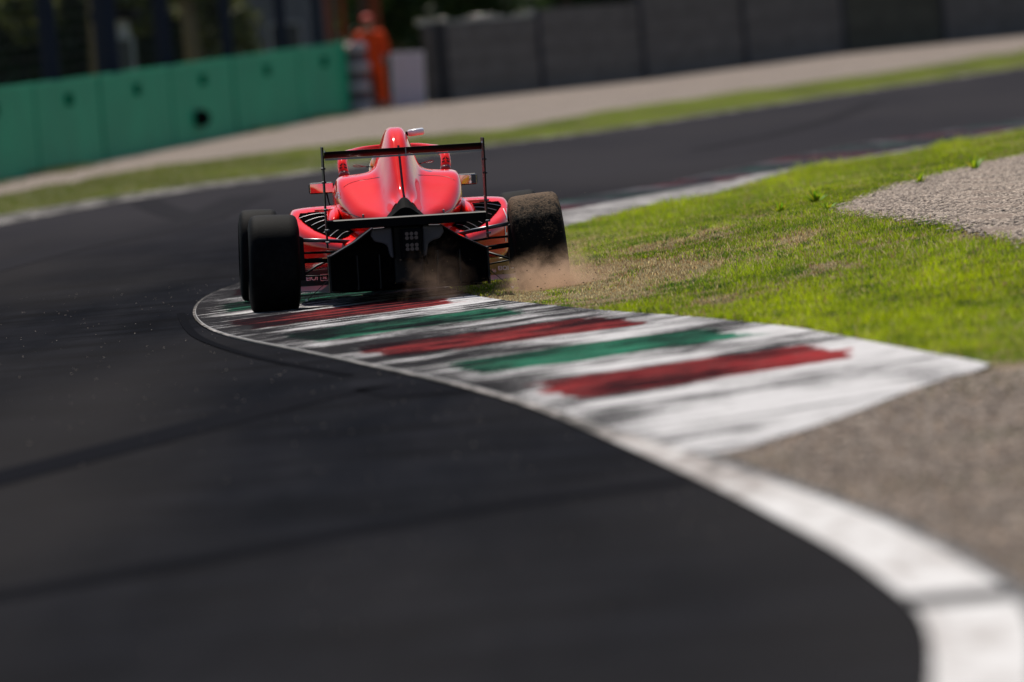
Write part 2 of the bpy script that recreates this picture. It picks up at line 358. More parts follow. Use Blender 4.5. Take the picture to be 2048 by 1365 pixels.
# far verge and walls: traced lines that climb a gentle bank
WB = [(-500, 458, 138), (0, 364, 162), (350, 294, 187), (700, 226, 213), (870, 206, 218), (1300, 159, 236), (1688, 107, 251), (2048, 69, 263), (2500, 22, 278)]
wall_base = [atdepth(*q) for q in WB]
def wb(px): 
    a = np.array(WB, float); return atdepth(px, float(np.interp(px, a[:, 0], a[:, 1])), float(np.interp(px, a[:, 0], a[:, 2])))
def ob(px):
    a = np.array(OUT_PX, float); return zflat(px, float(np.interp(px, a[:, 0], a[:, 1])))
def pyof(P): q = P-CP; return 682.5 - FPX*q.dot(CY)/q.dot(F_)
def between(px, py):
    a, b = ob(px), wb(px); lo, hi = 0., 1.
    for _ in range(30):
        t = (lo+hi)/2
        if pyof(a.lerp(b, t)) > py: lo = t
        else: hi = t
    return a.lerp(b, lo)
GB = [(-500, 480), (0, 398), (90, 378), (180, 359), (350, 331), (540, 309), (700, 291), (870, 274), (1000, 262), (1300, 212), (1688, 158), (2048, 105), (2500, 45)]
def vnoise_(t):
    i = math.floor(t); f = t-i; h = lambda k: (math.sin(k*127.1)*43758.5453) % 1.0
    f = f*f*(3-2*f); return h(i)*(1-f)+h(i+1)*f
pxs = np.linspace(-500, 2500, 240)
cA = np.array([tuple(ob(p)) for p in pxs]); cM = np.array([tuple(between(p, float(np.interp(p, *np.array(GB).T))+ (5*(float(vnoise_(p*.011))-.5)+3*(float(vnoise_(p*.037+9))-.5)))) for p in pxs]); cW = np.array([tuple(wb(p)) for p in pxs])
VERGE = m_soil('verge_soil', (.10, .13, .035), (.15, .14, .06), (.12, .14, .04), .6)
strip('far_grass_verge', cA, cM, VERGE, .004, 3, useH=False)
strip('far_gravel', cM, cW, m_gravel('far_gravel_stones', (.245, .20, .165), (.18, .145, .12)), .002, 4, useH=False)
cBk = cW.copy(); cBk[:, 1] += 60; cBk[:, 0] += (cBk[:, 0])*.2; cBk[:, 2] = .1
strip('back_ground', cW, cBk, VERGE, -.002, 3, useH=False)
# white boundary band on the outside of the track
wpx = pxs; th = np.interp(wpx, [-500, 0, 200, 400, 600, 900, 2500], [24, 19, 14, 10, 7, 4, 3])
lA = np.array([tuple(zflat(p, float(np.interp(p, *np.array(OUT_PX, float).T))+ (0.5))) for p in wpx]); lB = np.array([tuple(zflat(p, float(np.interp(p, *np.array(OUT_PX, float).T))+t)) for p, t in zip(wpx, th)])
mwl = prin('old_white_paint', (.3, .29, .28), .8, spec=0); nn = noise(mwl, coords(mwl, (1.2, .2, 1)), 2.5, 4, .7)
setcol(mwl, ramp(mwl, nn, [(.42, (.04, .04, .04)), (.62, (.25, .235, .22))]))
strip('outer_white_band', lA, lB, mwl, .006, 2, useH=False)
# skid marks: thin dark rubber on the asphalt
SKID = prin('rubber_mark', (.0085, .009, .011), .7, spec=.0)
SKID2 = prin('worn_patch', (.0195, .021, .0245), .8, spec=.0)
FSKID = prin('faint_rubber_mark', (.025, .0245, .0275), .8, spec=0)  # rubber tone raised to suit the sheen painted on the far asphalt
def skid(name, pts, w, z=.004, mat=SKID):
    C_ = smoothcurve([tuple(zflat(*q))[:2] for q in pts], 60); strip(name, offset(C_, np.full(60, -w/2)), offset(C_, np.full(60, w/2)), mat, z, 1, useH=False)
skid('tyre_mark', [(-100, 560), (120, 500), (280, 470), (400, 440), (470, 405), (500, 392)], .5, .004, FSKID)
skid('tyre_mark', [(280, 395), (310, 415), (360, 432), (420, 440)], .35, .0045, FSKID)
skid('tyre_mark', [(-200, 1010), (300, 880), (600, 800), (760, 770), (860, 790)], .34, .004, prin('soft_rubber_mark', (.0105, .011, .0135), .8, spec=0))
sel = (inner[:, 1] > 27.7) & (inner[:, 1] < 29.0); strip('rubber_film', inner[sel], line_out[sel], prin('rubber_film', (.06, .058, .058), .8, spec=0), .0112, 1, useH=False)
skid('tyre_mark', [(362, 628), (372, 655), (400, 682), (520, 720), (700, 752)], .05, .0052, SKID)
skid('tyre_mark', [(-300, 1250), (400, 1120), (1000, 1010), (1400, 960)], .25, .0037)
skid('tyre_mark', [(1150, 415), (1400, 380), (1700, 330), (2100, 270)], .35, .0036, FSKID)
skid('tyre_mark', [(1400, 300), (1620, 255), (1750, 205)], .3, .0034, FSKID)

# ------------------------------------------------------------------ grass blades, one mass
def vnoise(x, y, s, seed):
    """smooth value noise on numpy arrays"""
    r = np.random.default_rng(seed); T = r.random((64, 64)); u = x*s; w = y*s; i = np.floor(u).astype(int); j = np.floor(w).astype(int); a = sst(u-i); b = sst(w-j)
    g = lambda p, q: T[p % 64, q % 64]
    return g(i, j)*(1-a)*(1-b)+g(i+1, j)*a*(1-b)+g(i, j+1)*(1-a)*b+g(i+1, j+1)*a*b
def blades(name, x, y, z, h, w, colr, lean=.95, mat=None):
    n = len(x); a = rng.random(n)*2*np.pi; dx, dy = np.cos(a)*w/2, np.sin(a)*w/2; b = rng.random(n)*2*np.pi; l = lean*h*rng.random(n); lx, ly = np.cos(b)*l, np.sin(b)*l
    V = np.empty((n, 5, 3)); V[:, 0] = np.stack([x-dx, y-dy, z-.004], 1); V[:, 1] = np.stack([x+dx, y+dy, z-.004], 1)
    V[:, 2] = np.stack([x+dx*.8+lx*.35, y+dy*.8+ly*.35, z+h*.55], 1); V[:, 3] = np.stack([x-dx*.8+lx*.35, y-dy*.8+ly*.35, z+h*.55], 1)
    V[:, 4] = np.stack([x+lx, y+ly, z+h], 1)
    base_ = (np.arange(n)*5)[:, None]; lp = (base_ + np.array([0, 1, 2, 3, 3, 2, 4])[None]).ravel()
    me = bpy.data.meshes.new(name); me.vertices.add(n*5); me.vertices.foreach_set('co', V.ravel().astype(np.float32))
    me.loops.add(n*7); me.loops.foreach_set('vertex_index', lp.astype(np.int32)); me.polygons.add(n*2)
    st = (np.arange(n)[:, None]*7 + np.array([0, 4])[None]).ravel(); me.polygons.foreach_set('loop_start', st.astype(np.int32))
    me.polygons.foreach_set('loop_total', np.tile([4, 3], n).astype(np.int32)); me.update(calc_edges=True)
    ca = me.color_attributes.new('Col', 'FLOAT_COLOR', 'POINT'); C4 = np.ones((n, 5, 4), np.float32); C4[:, :, :3] = colr[:, None, :]
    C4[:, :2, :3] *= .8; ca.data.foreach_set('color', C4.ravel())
    return link(name, me, mat or GRASSM)
def pxy(x, y, z):
    """photo position of a ground point, only used to read where the photograph shows dry patches"""
    vx, vy, vz = x-CP.x, y-CP.y, z-CP.z; d = vx*F_.x+vy*F_.y+vz*F_.z
    return 1024+FPX*(vx*CX.x+vy*CX.y+vz*CX.z)/d, 682.5-FPX*(vx*CY.x+vy*CY.y+vz*CY.z)/d
def ground_patches(lst):
    out = []
    for px, py, rx, ry in lst:
        c = ground(px, py); a = ground(px, py-ry); b = ground(px, py+ry); out.append((c.x, c.y, abs((ground(px+rx, py)-c).x), abs(a.y-b.y)/2, (a.x-b.x)/(a.y-b.y)))
    return out
DRY = ground_patches([(1330, 545, 95, 24), (1420, 475, 60, 9), (1330, 492, 70, 8), (1230, 600, 110, 22), (1590, 482, 60, 14), (1120, 500, 70, 10), (1190, 560, 90, 30), (1430, 608, 60, 9), (1960, 470, 60, 12), (1520, 436, 50, 8), (1020, 600, 80, 14), (1640, 545, 50, 12)])
DRY2 = ground_patches([(1400, 520, 260, 50), (1230, 550, 160, 60), (1480, 580, 200, 30)])
LUSH = ground_patches([(1800, 640, 260, 60), (1600, 350, 300, 45), (1350, 420, 200, 25), (1900, 300, 200, 30), (1500, 560, 60, 20), (1900, 560, 150, 60), (1600, 620, 200, 30), (1250, 625, 120, 12)])
def field(x, y, P):
    o = np.zeros_like(x)
    for cx_, cy_, rx, ry, sl in P:
        q = ((x-cx_-sl*(y-cy_))/rx)**2 + ((y-cy_)/ry)**2; o = np.maximum(o, np.exp(-q*.8))
    return o
def scatter(n, y0, y1, extra=1.2):
    y = y0 + (y1-y0)*rng.random(n); e0 = np.where(y > 46.2, edge(y), 1.97); x1 = np.maximum(.0455*y + extra, e0+1.2); x = e0 + .01 + (x1-e0)*rng.random(n)
    # keep density even over the width
    keep = rng.random(n) < (x1-e0)/6.0; x, y = x[keep], y[keep]
    out = ~inpoly(x + rng.normal(0, .05, len(x)), y + rng.normal(0, .35, len(x)), GPOLY); return x[out], y[out]
X1, Y1 = scatter(820000, 46, 92); X2, Y2 = scatter(230000, 90, 130, 1.5)
X = np.r_[X1, X2]; Y = np.r_[Y1, Y2]; Z = H(X, Y) + .004
dry = field(X, Y, DRY); lush = field(X, Y, LUSH)
n1 = vnoise(X, Y*.35, 2.2, 1); n2 = vnoise(X+9, Y*.5, 7, 2); n3 = vnoise(X, Y, 22, 3); n4 = vnoise(X+4, Y*.3, 1.1, 5)
dr = np.clip(dry*1.05 + field(X, Y, DRY2)*.28 + (n2-.5)*1.5 + (n3-.5)*.7 + (n1-.5)*.5 - lush*.7 + .0, 0, 1); dr = sst(dr)
keep = rng.random(len(X)) < np.clip(1.0 - .62*dr*(n3 > .35), .2, 1); X, Y, Z, dry, lush, n1, n2, n3, n4, dr = [q[keep] for q in (X, Y, Z, dry, lush, n1, n2, n3, n4, dr)]
g_a = np.array([.19, .29, .018]); g_b = np.array([.47, .57, .006]); g_c = np.array([.035, .10, .018]); st_ = np.array([.56, .44, .25]); st2 = np.array([.36, .20, .11])
k = np.clip(n1*.8 + lush*.5 + rng.normal(0, .12, len(X)), 0, 1)[:, None]; colg = g_a*(1-k)+g_b*k
k = (np.clip((.50-n2)*3, 0, 1)*.9*(rng.random(len(X)) < .65))[:, None]; colg = colg*(1-k)+g_c*k
k = (rng.random(len(X)) < np.clip(dr*.95+.10+.25*np.clip(n4-.35, 0, 1), 0, 1)).astype(float)[:, None]; sc_ = np.where(rng.random((len(X), 1)) < .6, st_, st2); colg = colg*(1-k*.9) + sc_*k*.9
colg *= (.82+.36*n4)[:, None]
colg *= (1 + rng.normal(0, .26, (len(X), 1))).clip(.5, 1.5)
hh = (.012 + .009*n1 + .010*n3 + .014*lush + .008*n4)*(1-.45*dr)*(.65+.6*rng.random(len(X))); tall = (n2 > .62) & (n3 > .5) & (dr < .4) & (rng.random(len(X)) < .30); hh = np.where(tall, hh*1.8, hh)
far_ = np.interp(Y, [46, 92, 130], [1, 1.25, 1.6])
# where the car has run over it the turf lies flat
flat = np.exp(-(((X-.2)/.35)**2)) * (Y > 58) * (Y < 67.5); hh *= 1-.6*flat
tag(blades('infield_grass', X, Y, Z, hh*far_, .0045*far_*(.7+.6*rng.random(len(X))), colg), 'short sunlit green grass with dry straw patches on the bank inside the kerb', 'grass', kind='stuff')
# sparse tufts in the near gravel and at the far verge
t = rng.random(9000); yy = 26+22*rng.random(9000); xx = np.interp(yy, gA[:, 1], gA[:, 0]) + .08 + 2.2*rng.random(9000); ok = (vnoise(xx, yy*.5, 1.6, 8) > .62) & ~inpoly(xx, yy, np.array([tuple(a[:2]) for a in kA[:60]][::1] + [tuple(a[:2]) for a in kB[:60]][::-1])) & (yy < 46 + 0*xx)
ok &= (xx > np.interp(yy, [q[1] for q in apron], [q[0] for q in apron], left=-9) + .03)
xx, yy = xx[ok], yy[ok]; cc = np.where(rng.random((len(xx), 1)) < .5, np.array([.12, .14, .04]), np.array([.25, .2, .12]))
tag(blades('weeds_in_gravel', xx, yy, np.zeros(len(xx)), .012+.02*rng.random(len(xx)), np.full(len(xx), .005), cc), 'thin weeds growing through the near gravel', 'weeds', kind='stuff')
pq = rng.random(150000)*2900-450; tq = rng.random(150000); ai = np.clip((pq+500)/3000*239, 0, 238.9); i0 = ai.astype(int); fr = (ai-i0)[:, None]
PA = cA[i0]*(1-fr)+cA[i0+1]*fr; PM = cM[i0]*(1-fr)+cM[i0+1]*fr; tt = tq[:, None]**.9*1.04; PP = PA*(1-tt)+PM*tt; nv = vnoise(PP[:, 0], PP[:, 1]*.2, 1.1, 9)
ok = rng.random(150000) < np.clip(1.2-.5*(tq > .8)*(nv < .5), 0, 1); PP, nv = PP[ok], nv[ok]
kk = nv[:, None]; cc = (np.array([.12, .17, .03])*(1-kk) + np.array([.30, .37, .05])*kk)*np.interp(PP[:, :1], [-4, 1], [.62, 1.15]); dd = (rng.random(len(PP)) < .3)[:, None]; cc = np.where(dd, np.array([.34, .30, .15]), cc); cc = np.where((rng.random((len(PP), 1)) < .02) & (PP[:, :1] < -1.5), np.array([.75, .72, .62]), cc)
tag(blades('verge_grass', PP[:, 0], PP[:, 1], PP[:, 2], (.02+.035*nv)*(.6+.7*rng.random(len(PP))), .012+.008*rng.random(len(PP)), cc, .5), 'yellow green grass strip along the far edge of the track', 'grass', kind='stuff')
# a ragged weedy fringe at the foot of the green barrier and the marshal post
pq = rng.random(16000)*1300-450; tq = rng.random(16000); cl = vnoise(pq*.01, pq*0, 2.3, 12); ok = cl > .68; pq = pq[ok]; i0 = ((pq+500)/3000*239).astype(int)
PP = cW[i0] + np.stack([rng.normal(0, .3, len(pq)), -.3-2.2*rng.random(len(pq)), np.zeros(len(pq))], 1)
cc = np.where(rng.random((len(pq), 1)) < .5, np.array([.10, .14, .035]), np.array([.2, .19, .08]))
tag(blades('barrier_weeds', PP[:, 0], PP[:, 1], PP[:, 2], .03+.06*rng.random(len(pq)), np.full(len(pq), .02), cc, .5), 'weeds at the foot of the green barrier', 'weeds', kind='stuff')

def weed(px, py, label, n=38, hgt=.13):
    c = ground(px, py); xs, cs, fs = [], [], []
    for k in range(n):
        a = rng.random()*6.28; L_ = hgt*(.6+.6*rng.random()); w = .006+.005*rng.random(); out = .25+.9*rng.random(); d = Vector((math.cos(a), math.sin(a), 0)); q = Vector((-d.y, d.x, 0)); b = len(xs)
        for t, ww in ((0, .35), (.3, .9), (.6, 1), (.85, .55), (1, 0)):
            p = d*(out*L_*t*.8) + Vector((0, 0, L_*(t-.42*out*t*t))); xs += [tuple(p-q*w*ww), tuple(p+q*w*ww)]
        fs += [(b+2*i, b+2*i+1, b+2*i+3, b+2*i+2) for i in range(4)]; cs += [(.16+.22*rng.random(), .28+.2*rng.random(), .015)]*10
    o = mk('weed_plant', xs, fs, GRASSM, None, True); ca = o.data.color_attributes.new('Col', 'FLOAT_COLOR', 'POINT')
    for i, q in enumerate(cs): ca.data[i].color = (*q, 1)
    o.location = c; tag(o, label, 'weed', 'leafy weeds in the infield grass'); return o
weed(1632, 412, 'bright leafy weed just left of the tip of the gravel trap')
weed(1655, 425, 'smaller leafy weed touching the tip of the gravel trap', 18, .09)
weed(1560, 432, 'dark leafy weed beside the small bare patch of soil', 20, .10)
weed(1950, 345, 'tall leafy weed on the far rim of the gravel trap', 22, .14)
weed(1840, 372, 'leafy weed halfway along the far rim of the gravel trap', 20, .12)
# ------------------------------------------------------------------ pebbles
ICO = None
def pebbles(name, x, y, z, s, colr, label=None):
    bm = bmesh.new(); bmesh.ops.create_icosphere(bm, subdivisions=1, radius=1); tv = np.array([tuple(q.co) for q in bm.verts]); tf = np.array([[w.index for w in q.verts] for q in bm.faces]); bm.free()
    tv = tv[:, :]; n = len(x); m = len(tv); rot = rng.random(n)*2*np.pi; sc = np.stack([s*(.8+.6*rng.random(n)), s*(.7+.5*rng.random(n)), s*(.4+.3*rng.random(n))], 1)
    J = tv[None] * (1+rng.normal(0, .16, (n, m, 1))) * sc[:, None]; c, q = np.cos(rot)[:, None], np.sin(rot)[:, None]
    V = np.stack([J[..., 0]*c-J[..., 1]*q + x[:, None], J[..., 0]*q+J[..., 1]*c + y[:, None], J[..., 2] + z[:, None]], 2)
    me = bpy.data.meshes.new(name); me.vertices.add(n*m); me.vertices.foreach_set('co', V.ravel().astype(np.float32)); k = len(tf)
    lp = ((np.arange(n)*m)[:, None, None] + tf[None]).ravel(); me.loops.add(n*k*3); me.loops.foreach_set('vertex_index', lp.astype(np.int32)); me.polygons.add(n*k)
    me.polygons.foreach_set('loop_start', (np.arange(n*k)*3).astype(np.int32)); me.polygons.foreach_set('loop_total', np.full(n*k, 3, np.int32)); me.update(calc_edges=True)
    ca = me.color_attributes.new('Col', 'FLOAT_COLOR', 'POINT'); C4 = np.ones((n, m, 4), np.float32); C4[..., :3] = colr[:, None, :]; ca.data.foreach_set('color', C4.ravel())
    return link(name, me, STONEM)
def stonecol(n):
    t = rng.random((n, 1)); c = np.array([.18, .14, .11])*(1-t) + np.array([.56, .45, .355])*t; r = rng.random((n, 1))
    return np.where(r < .12, c*.5, c)
nn_ = 150000; yy = 58+50*rng.random(nn_); x0 = 1.7; xx = x0 + (.0455*yy+1.2-x0)*rng.random(nn_); ok = inpoly(xx+rng.normal(0, .04, nn_), yy+rng.normal(0, .3, nn_), GPOLY) & (rng.random(nn_) < np.interp(yy, [63, 85, 108], [1, .9, .45])); xx, yy = xx[ok], yy[ok]
tag(pebbles('trap_stones', xx, yy, H(xx, yy)+.018, .008+.010*rng.random(len(xx))**1.5, stonecol(len(xx))), 'pale grey brown gravel stones of the trap on the bank', 'gravel', kind='stuff')
nn_ = 22000; yy = 25+20*rng.random(nn_); xx = np.interp(yy, gA[:, 1], gA[:, 0]) + .05 + 1.5*rng.random(nn_); ok = xx > np.interp(yy, [q[1] for q in apron], [q[0] for q in apron], left=-9)-.12*rng.random(nn_)**2+.02; xx, yy = xx[ok], yy[ok]
tag(pebbles('near_stones', xx, yy, np.full(len(xx), .006), .006+.009*rng.random(len(xx)), stonecol(len(xx))*.9), 'blurred loose stones on the dirt beside the near white line', 'gravel', kind='stuff')
nn_ = 420; yy = 28+50*rng.random(nn_); xx = np.interp(yy, inner[:, 1], inner[:, 0]) - np.abs(rng.normal(0, 1.1, nn_)) - .02
tag(pebbles('glitter_grit', xx, yy, np.full(nn_, .003), .0018+.003*rng.random(nn_), stonecol(nn_)), 'pale grit added on the asphalt beside the kerb for its glitter', 'grit', kind='stuff')  # pale stones added for the sparkle of the road aggregate
# ------------------------------------------------------------------ the racing car
def m_red():
    m = prin('red_paint', (.80, .012, .022), .5, coat=1.0, spec=.0); b = m.node_tree.nodes['Principled BSDF']; b.inputs['Coat Roughness'].default_value = .07; b.inputs['Coat IOR'].default_value = 1.38
    n = noise(m, coords(m), 60, 3, .7); dst = noise(m, coords(m, (2, 2, 3)), 2, 4, .6)
    setcol(m, mixc(m, ramp(m, dst, [(.5, (0,)*3), (.8, (.14,)*3)]), (.90, .012, .006), (.60, .10, .05))); return m
RED = m_red()
CARB = prin('carbon', (.009, .009, .010), .5, spec=.12); DARK = prin('matt_black', (.005, .005, .006), .8, spec=.03)
GREYM = prin('grey_alloy', (.17, .17, .19), .42, metal=.55); ARM = prin('satin_wishbone', (.05, .055, .065), .3, metal=.3, coat=.4)
CHROME = prin('mirror', (.85, .85, .87), .015, metal=1); WHITE = prin('white_decal', (.72, .72, .74), .45); BLACKD = prin('black_decal', (.03, .008, .01), .5)
DRED = prin('dark_red', (.16, .006, .01), .4, coat=.3); LENS = prin('lamp_lens', (.085, .065, .065), .3, spec=.2); ORANGE = prin('orange_tab', (.8, .22, .05), .5)
SILVER = prin('silver_pod', (.80, .80, .82), .22, coat=.8); STEEL = prin('slat_edge', (.40, .41, .44), .35, metal=.8); BLUEG = prin('pale_decal', (.75, .85, .95), .6)
WINGP = prin('wing_paint', (.012, .012, .014), .6, spec=.1); VOID = prin('outlet_black', (.002, .002, .002), .9, spec=0); YEL = prin('yellow_shell', (.85, .45, .03), .2, coat=.9)
def m_tyre(dirty):
    m = prin('muddy_tyre' if dirty else 'tyre', (.012, .012, .013), .75, spec=.06); c = coords(m)
    n = noise(m, c, 20, 6, .8); f = noise(m, c, 75, 4, .8)
    if dirty:
        sp = N(m, 'ShaderNodeSeparateXYZ'); L(m, c, sp.inputs[0])
        k = math_(m, 'ADD', math_(m, 'MULTIPLY', n, .55), math_(m, 'MULTIPLY', f, .45)); k = math_(m, 'ADD', k, math_(m, 'MULTIPLY', sp.outputs[2], .72))
        k = ramp(m, k, [(.585, (0,)*3), (.70, (1,)*3)]); setcol(m, mixc(m, k, (.008, .0075, .007), mixc(m, f, (.05, .032, .018), (.24, .16, .10))))
        bump(m, math_(m, 'ADD', n, f), .9, .01)
    else:
        setcol(m, ramp(m, n, [(.45, (.003, .003, .0034)), (.72, (.0075, .0075, .0075))])); bump(m, f, .35, .003)
    return m
TYRE, TYREM = m_tyre(False), m_tyre(True)
YAW, CROLL = R(2.2), R(1.5)
car = empty('race_car', (-.578, 66.68, .008), (0, CROLL, YAW))
tag(car, 'red open wheel racing car riding over the kerb with its right wheels on grass', 'race car')
def crom(vals, ys, y):
    """monotone-ish interpolation of a station table"""
    vals = np.array(vals, float); ys = np.array(ys, float); i = int(np.clip(np.searchsorted(ys, y)-1, 0, len(ys)-2)); h = ys[i+1]-ys[i]; t = (y-ys[i])/h
    def sl(k):
        if k == 0: return (vals[1]-vals[0])/(ys[1]-ys[0])
        if k == len(ys)-1: return (vals[-1]-vals[-2])/(ys[-1]-ys[-2])
        return (vals[k+1]-vals[k-1])/(ys[k+1]-ys[k-1])
    return (2*t**3-3*t**2+1)*vals[i] + (t**3-2*t**2+t)*h*sl(i) + (-2*t**3+3*t**2)*vals[i+1] + (t**3-t**2)*h*sl(i+1)
def rounded(pts, n=44, it=3):
    """one half section, corner-cut smooth, resampled to n points"""
    P = np.array(pts, float)
    for _ in range(it):
        Q = [P[0]]
        for a, b in zip(P[:-1], P[1:]): Q += [a*.75+b*.25, a*.25+b*.75]
        P = np.array(Q+[P[-1]])
    # spread by original parameter, not by length, so that stations line up
    idx = np.linspace(0, len(P)-1, n); i = np.floor(idx).astype(int).clip(0, len(P)-2); t = (idx-i)[:, None]; return P[i]*(1-t)+P[i+1]*t
def loft_body(name, ys, tables, mat, parent, ny=60, n=44, mirror=True, cap=(True, True), side=1, tight=2):
    Y = np.linspace(ys[0], ys[-1], ny); rows = []
    for y in Y:
        P = [[float(crom([t[k][0] for t in tables], ys, y)), float(crom([t[k][1] for t in tables], ys, y))] for k in range(len(tables[0]))]
        h = rounded(P, n, tight)
        if mirror: full = np.r_[h, [(-a, b) for a, b in h[::-1]][1:-1]]
        else: full = np.array([(side*a, b) for a, b in h])
        rows.append([(a, y, b) for a, b in full])
    m = len(rows[0]); v = [q for r_ in rows for q in r_]
    f = [(i*m+k, i*m+(k+1) % m, (i+1)*m+(k+1) % m, (i+1)*m+k) for i in range(ny-1) for k in range(m)]
    if cap[0]: f.append(tuple(range(m)))
    if cap[1]: f.append(tuple((ny-1)*m+k for k in range(m-1, -1, -1)))
    me = bpy.data.meshes.new(name); me.from_pydata(v, [], f); bm = bmesh.new(); bm.from_mesh(me); bmesh.ops.recalc_face_normals(bm, faces=bm.faces); bm.to_mesh(me); bm.free()
    o = link(name, me, mat, parent, smooth=True); return autosmooth(o, 50)
def sec(zt, wt, mid, wb, zd, xc, zs, xm, zm, xb, zb):
    return [(0, zt), (wt*.55, zt+.001), (wt*1.0, zt-.022), mid, (wb, zd+.06), (wb+.03, zd+.012), ((wb+.03+xc)/2, (zd+zs)/2+.002), (xc, zs), (xc+(xm-xc)*.75, zs-.03), (xm, zm), (xb, zb), (xb-.06, zb-.07), (0, zb-.1)]
ENG = [(-.12, sec(.590, .022, (.034, .56), .050, .515, .085, .49, .105, .42, .10, .33)),
       (.05, sec(.640, .034, (.050, .60), .072, .53, .15, .51, .185, .44, .17, .35)),
       (.22, sec(.745, .044, (.064, .68), .090, .565, .235, .55, .285, .49, .26, .39)),
       (.40, sec(.865, .050, (.074, .77), .100, .62, .290, .61, .335, .54, .31, .42)),
       (.55, sec(.955, .053, (.082, .84), .108, .675, .320, .665, .362, .57, .34, .45)),
       (.72, sec(1.000, .057, (.090, .88), .118, .725, .335, .720, .376, .60, .35, .46)),
       (.95, sec(1.008, .060, (.094, .90), .125, .738, .340, .737, .380, .61, .352, .46))]
cover = loft_body('engine_cover', [e[0] for e in ENG], [e[1] for e in ENG], RED, car, 60, 60)
# tub and nose in front of the cover, cut open for the cockpit
def tsec(zt, zi, w, wm, zb, dip=0):
    return [(0, zt-dip), (w*.55, zt-dip), (w*.66, zt-dip*.6), (w*.70, zt-.004), (w*.8, zt), (w, zt-.01), (wm, zt-.07), (wm, zi), (wm*.93, zb+.04), (wm*.8, zb), (0, zb)]
TUB = [(.95, tsec(.735, .60, .335, .379, .40)), (1.38, tsec(.733, .59, .33, .378, .38, .05)), (1.5, tsec(.728, .58, .325, .375, .33, .35)), (1.95, tsec(.70, .55, .30, .34, .22, .36)), (2.15, tsec(.67, .53, .27, .31, .18, .1)), (2.3, tsec(.65, .5, .24, .28, .16)),
       (3.0, tsec(.50, .40, .15, .19, .18)), (3.55, tsec(.34, .27, .09, .12, .16)), (3.75, tsec(.25, .22, .05, .07, .17))]
tub = loft_body('cockpit_tub', [e[0] for e in TUB], [e[1] for e in TUB], RED, car, 70, 44)
# seam strip on the spine and the black tail cone
sp = [(0, 1.02-.0, 0)]
def on_body(pts, objs, off=.004, d=(0, 1, 0), far=-1.2):
    """drop (x,z) points on the bodywork from behind"""
    out = []
    for x, z in pts:
        best = None
        for t_ in objs:
            h = t_.ray_cast(Vector((x, far, z)), Vector(d))
            if h[0] is not None and (best is None or h[3] < best[3]): best = h
        out.append(None if best is None else best[0] + (best[1] if best[1].y < 0 else -best[1])*off)
    return out
def bvh(o):
    dg = bpy.context.evaluated_depsgraph_get(); bm = bmesh.new(); bm.from_object(o, dg); t = BVHTree.FromBMesh(bm); bm.free(); return t
bpy.context.view_layer.update()
T_cov, T_tub = bvh(cover), bvh(tub)
seam = [p for p in on_body([(.004, z) for z in np.linspace(.90, .60, 26)], [T_cov], .001) if p]
MB().tube(seam, [.0068]*len(seam), 6, .4).build('spine_seam', prin('seam', (.03, .012, .018), .7, spec=.0), cover, True)
for s in (-1, 1):
    pts = [p for p in on_body([(s*(.35-.20*t), .535-.085*t) for t in np.linspace(0, 1, 30)], [T_cov], .0008) if p]
    if len(pts) > 2: MB().tube(pts, .0022, 5).build('panel_gap', BLACKD, cover)
    pts = [p for p in on_body([(s*(.33-.215*t), .722-.012*math.sin(t*3)-.05*(1-t)**4) for t in np.linspace(0, 1, 24)], [T_cov], .0002) if p]
    if len(pts) > 2: MB().tube(pts, .0016, 5).build('panel_gap', DRED, cover)
    for (x, z) in ((s*.235, .50), (s*.16, .462)):
        p = on_body([(x, z)], [T_cov], .002)[0]
        if p: b = MB(); b.box(p, (.012, .006, .022)); b.build('body_clip', GREYM, cover, bevel=.002)
CONE = [(-.30, [(0, .545), (.03, .54), (.06, .515), (.115, .478), (.13, .46), (.13, .40), (0, .38)]), (-.16, [(0, .60), (.026, .59), (.055, .55), (.10, .505), (.118, .48), (.115, .40), (0, .38)]), (-.02, [(0, .600), (.016, .59), (.035, .55), (.07, .50), (.09, .48), (.09, .40), (0, .38)])]
loft_body('tail_fairing', [c[0] for c in CONE], [c[1] for c in CONE], prin('tail_black', (.007, .0065, .0065), .75, spec=.02), car, 12, 30)
sh = MB(); sh.tube([(-.135, -.305, .467), (-.07, -.31, .487), (0, -.312, .492), (.07, -.31, .487), (.135, -.305, .467)], .014, 8, .5); sh.build('fairing_lip', GREYM, car, True)
# air intake mouth at the front of the roll hoop
ih = MB(); ih.tube([(.0, .98, .93), (.0, .935, .93)], [.052, .058], 20); ih.build('air_intake', DARK, cover, True)
# camera pod on the right of the roll hoop
pod = MB(); o_ = [(.0, -.024), (.0, .024)]
pod.tube([(.078, .9, .966), (.088, .9, .967), (.166, .9, .974), (.174, .9, .975)], [.015, .0205, .0205, .015], 8); autosmooth(pod.build('camera_pod', SILVER, car), 40)
st = MB(); st.tube([(.05, .9, .962), (.085, .9, .966)], .013, 10); st.build('pod_stalk', DARK, car, True)

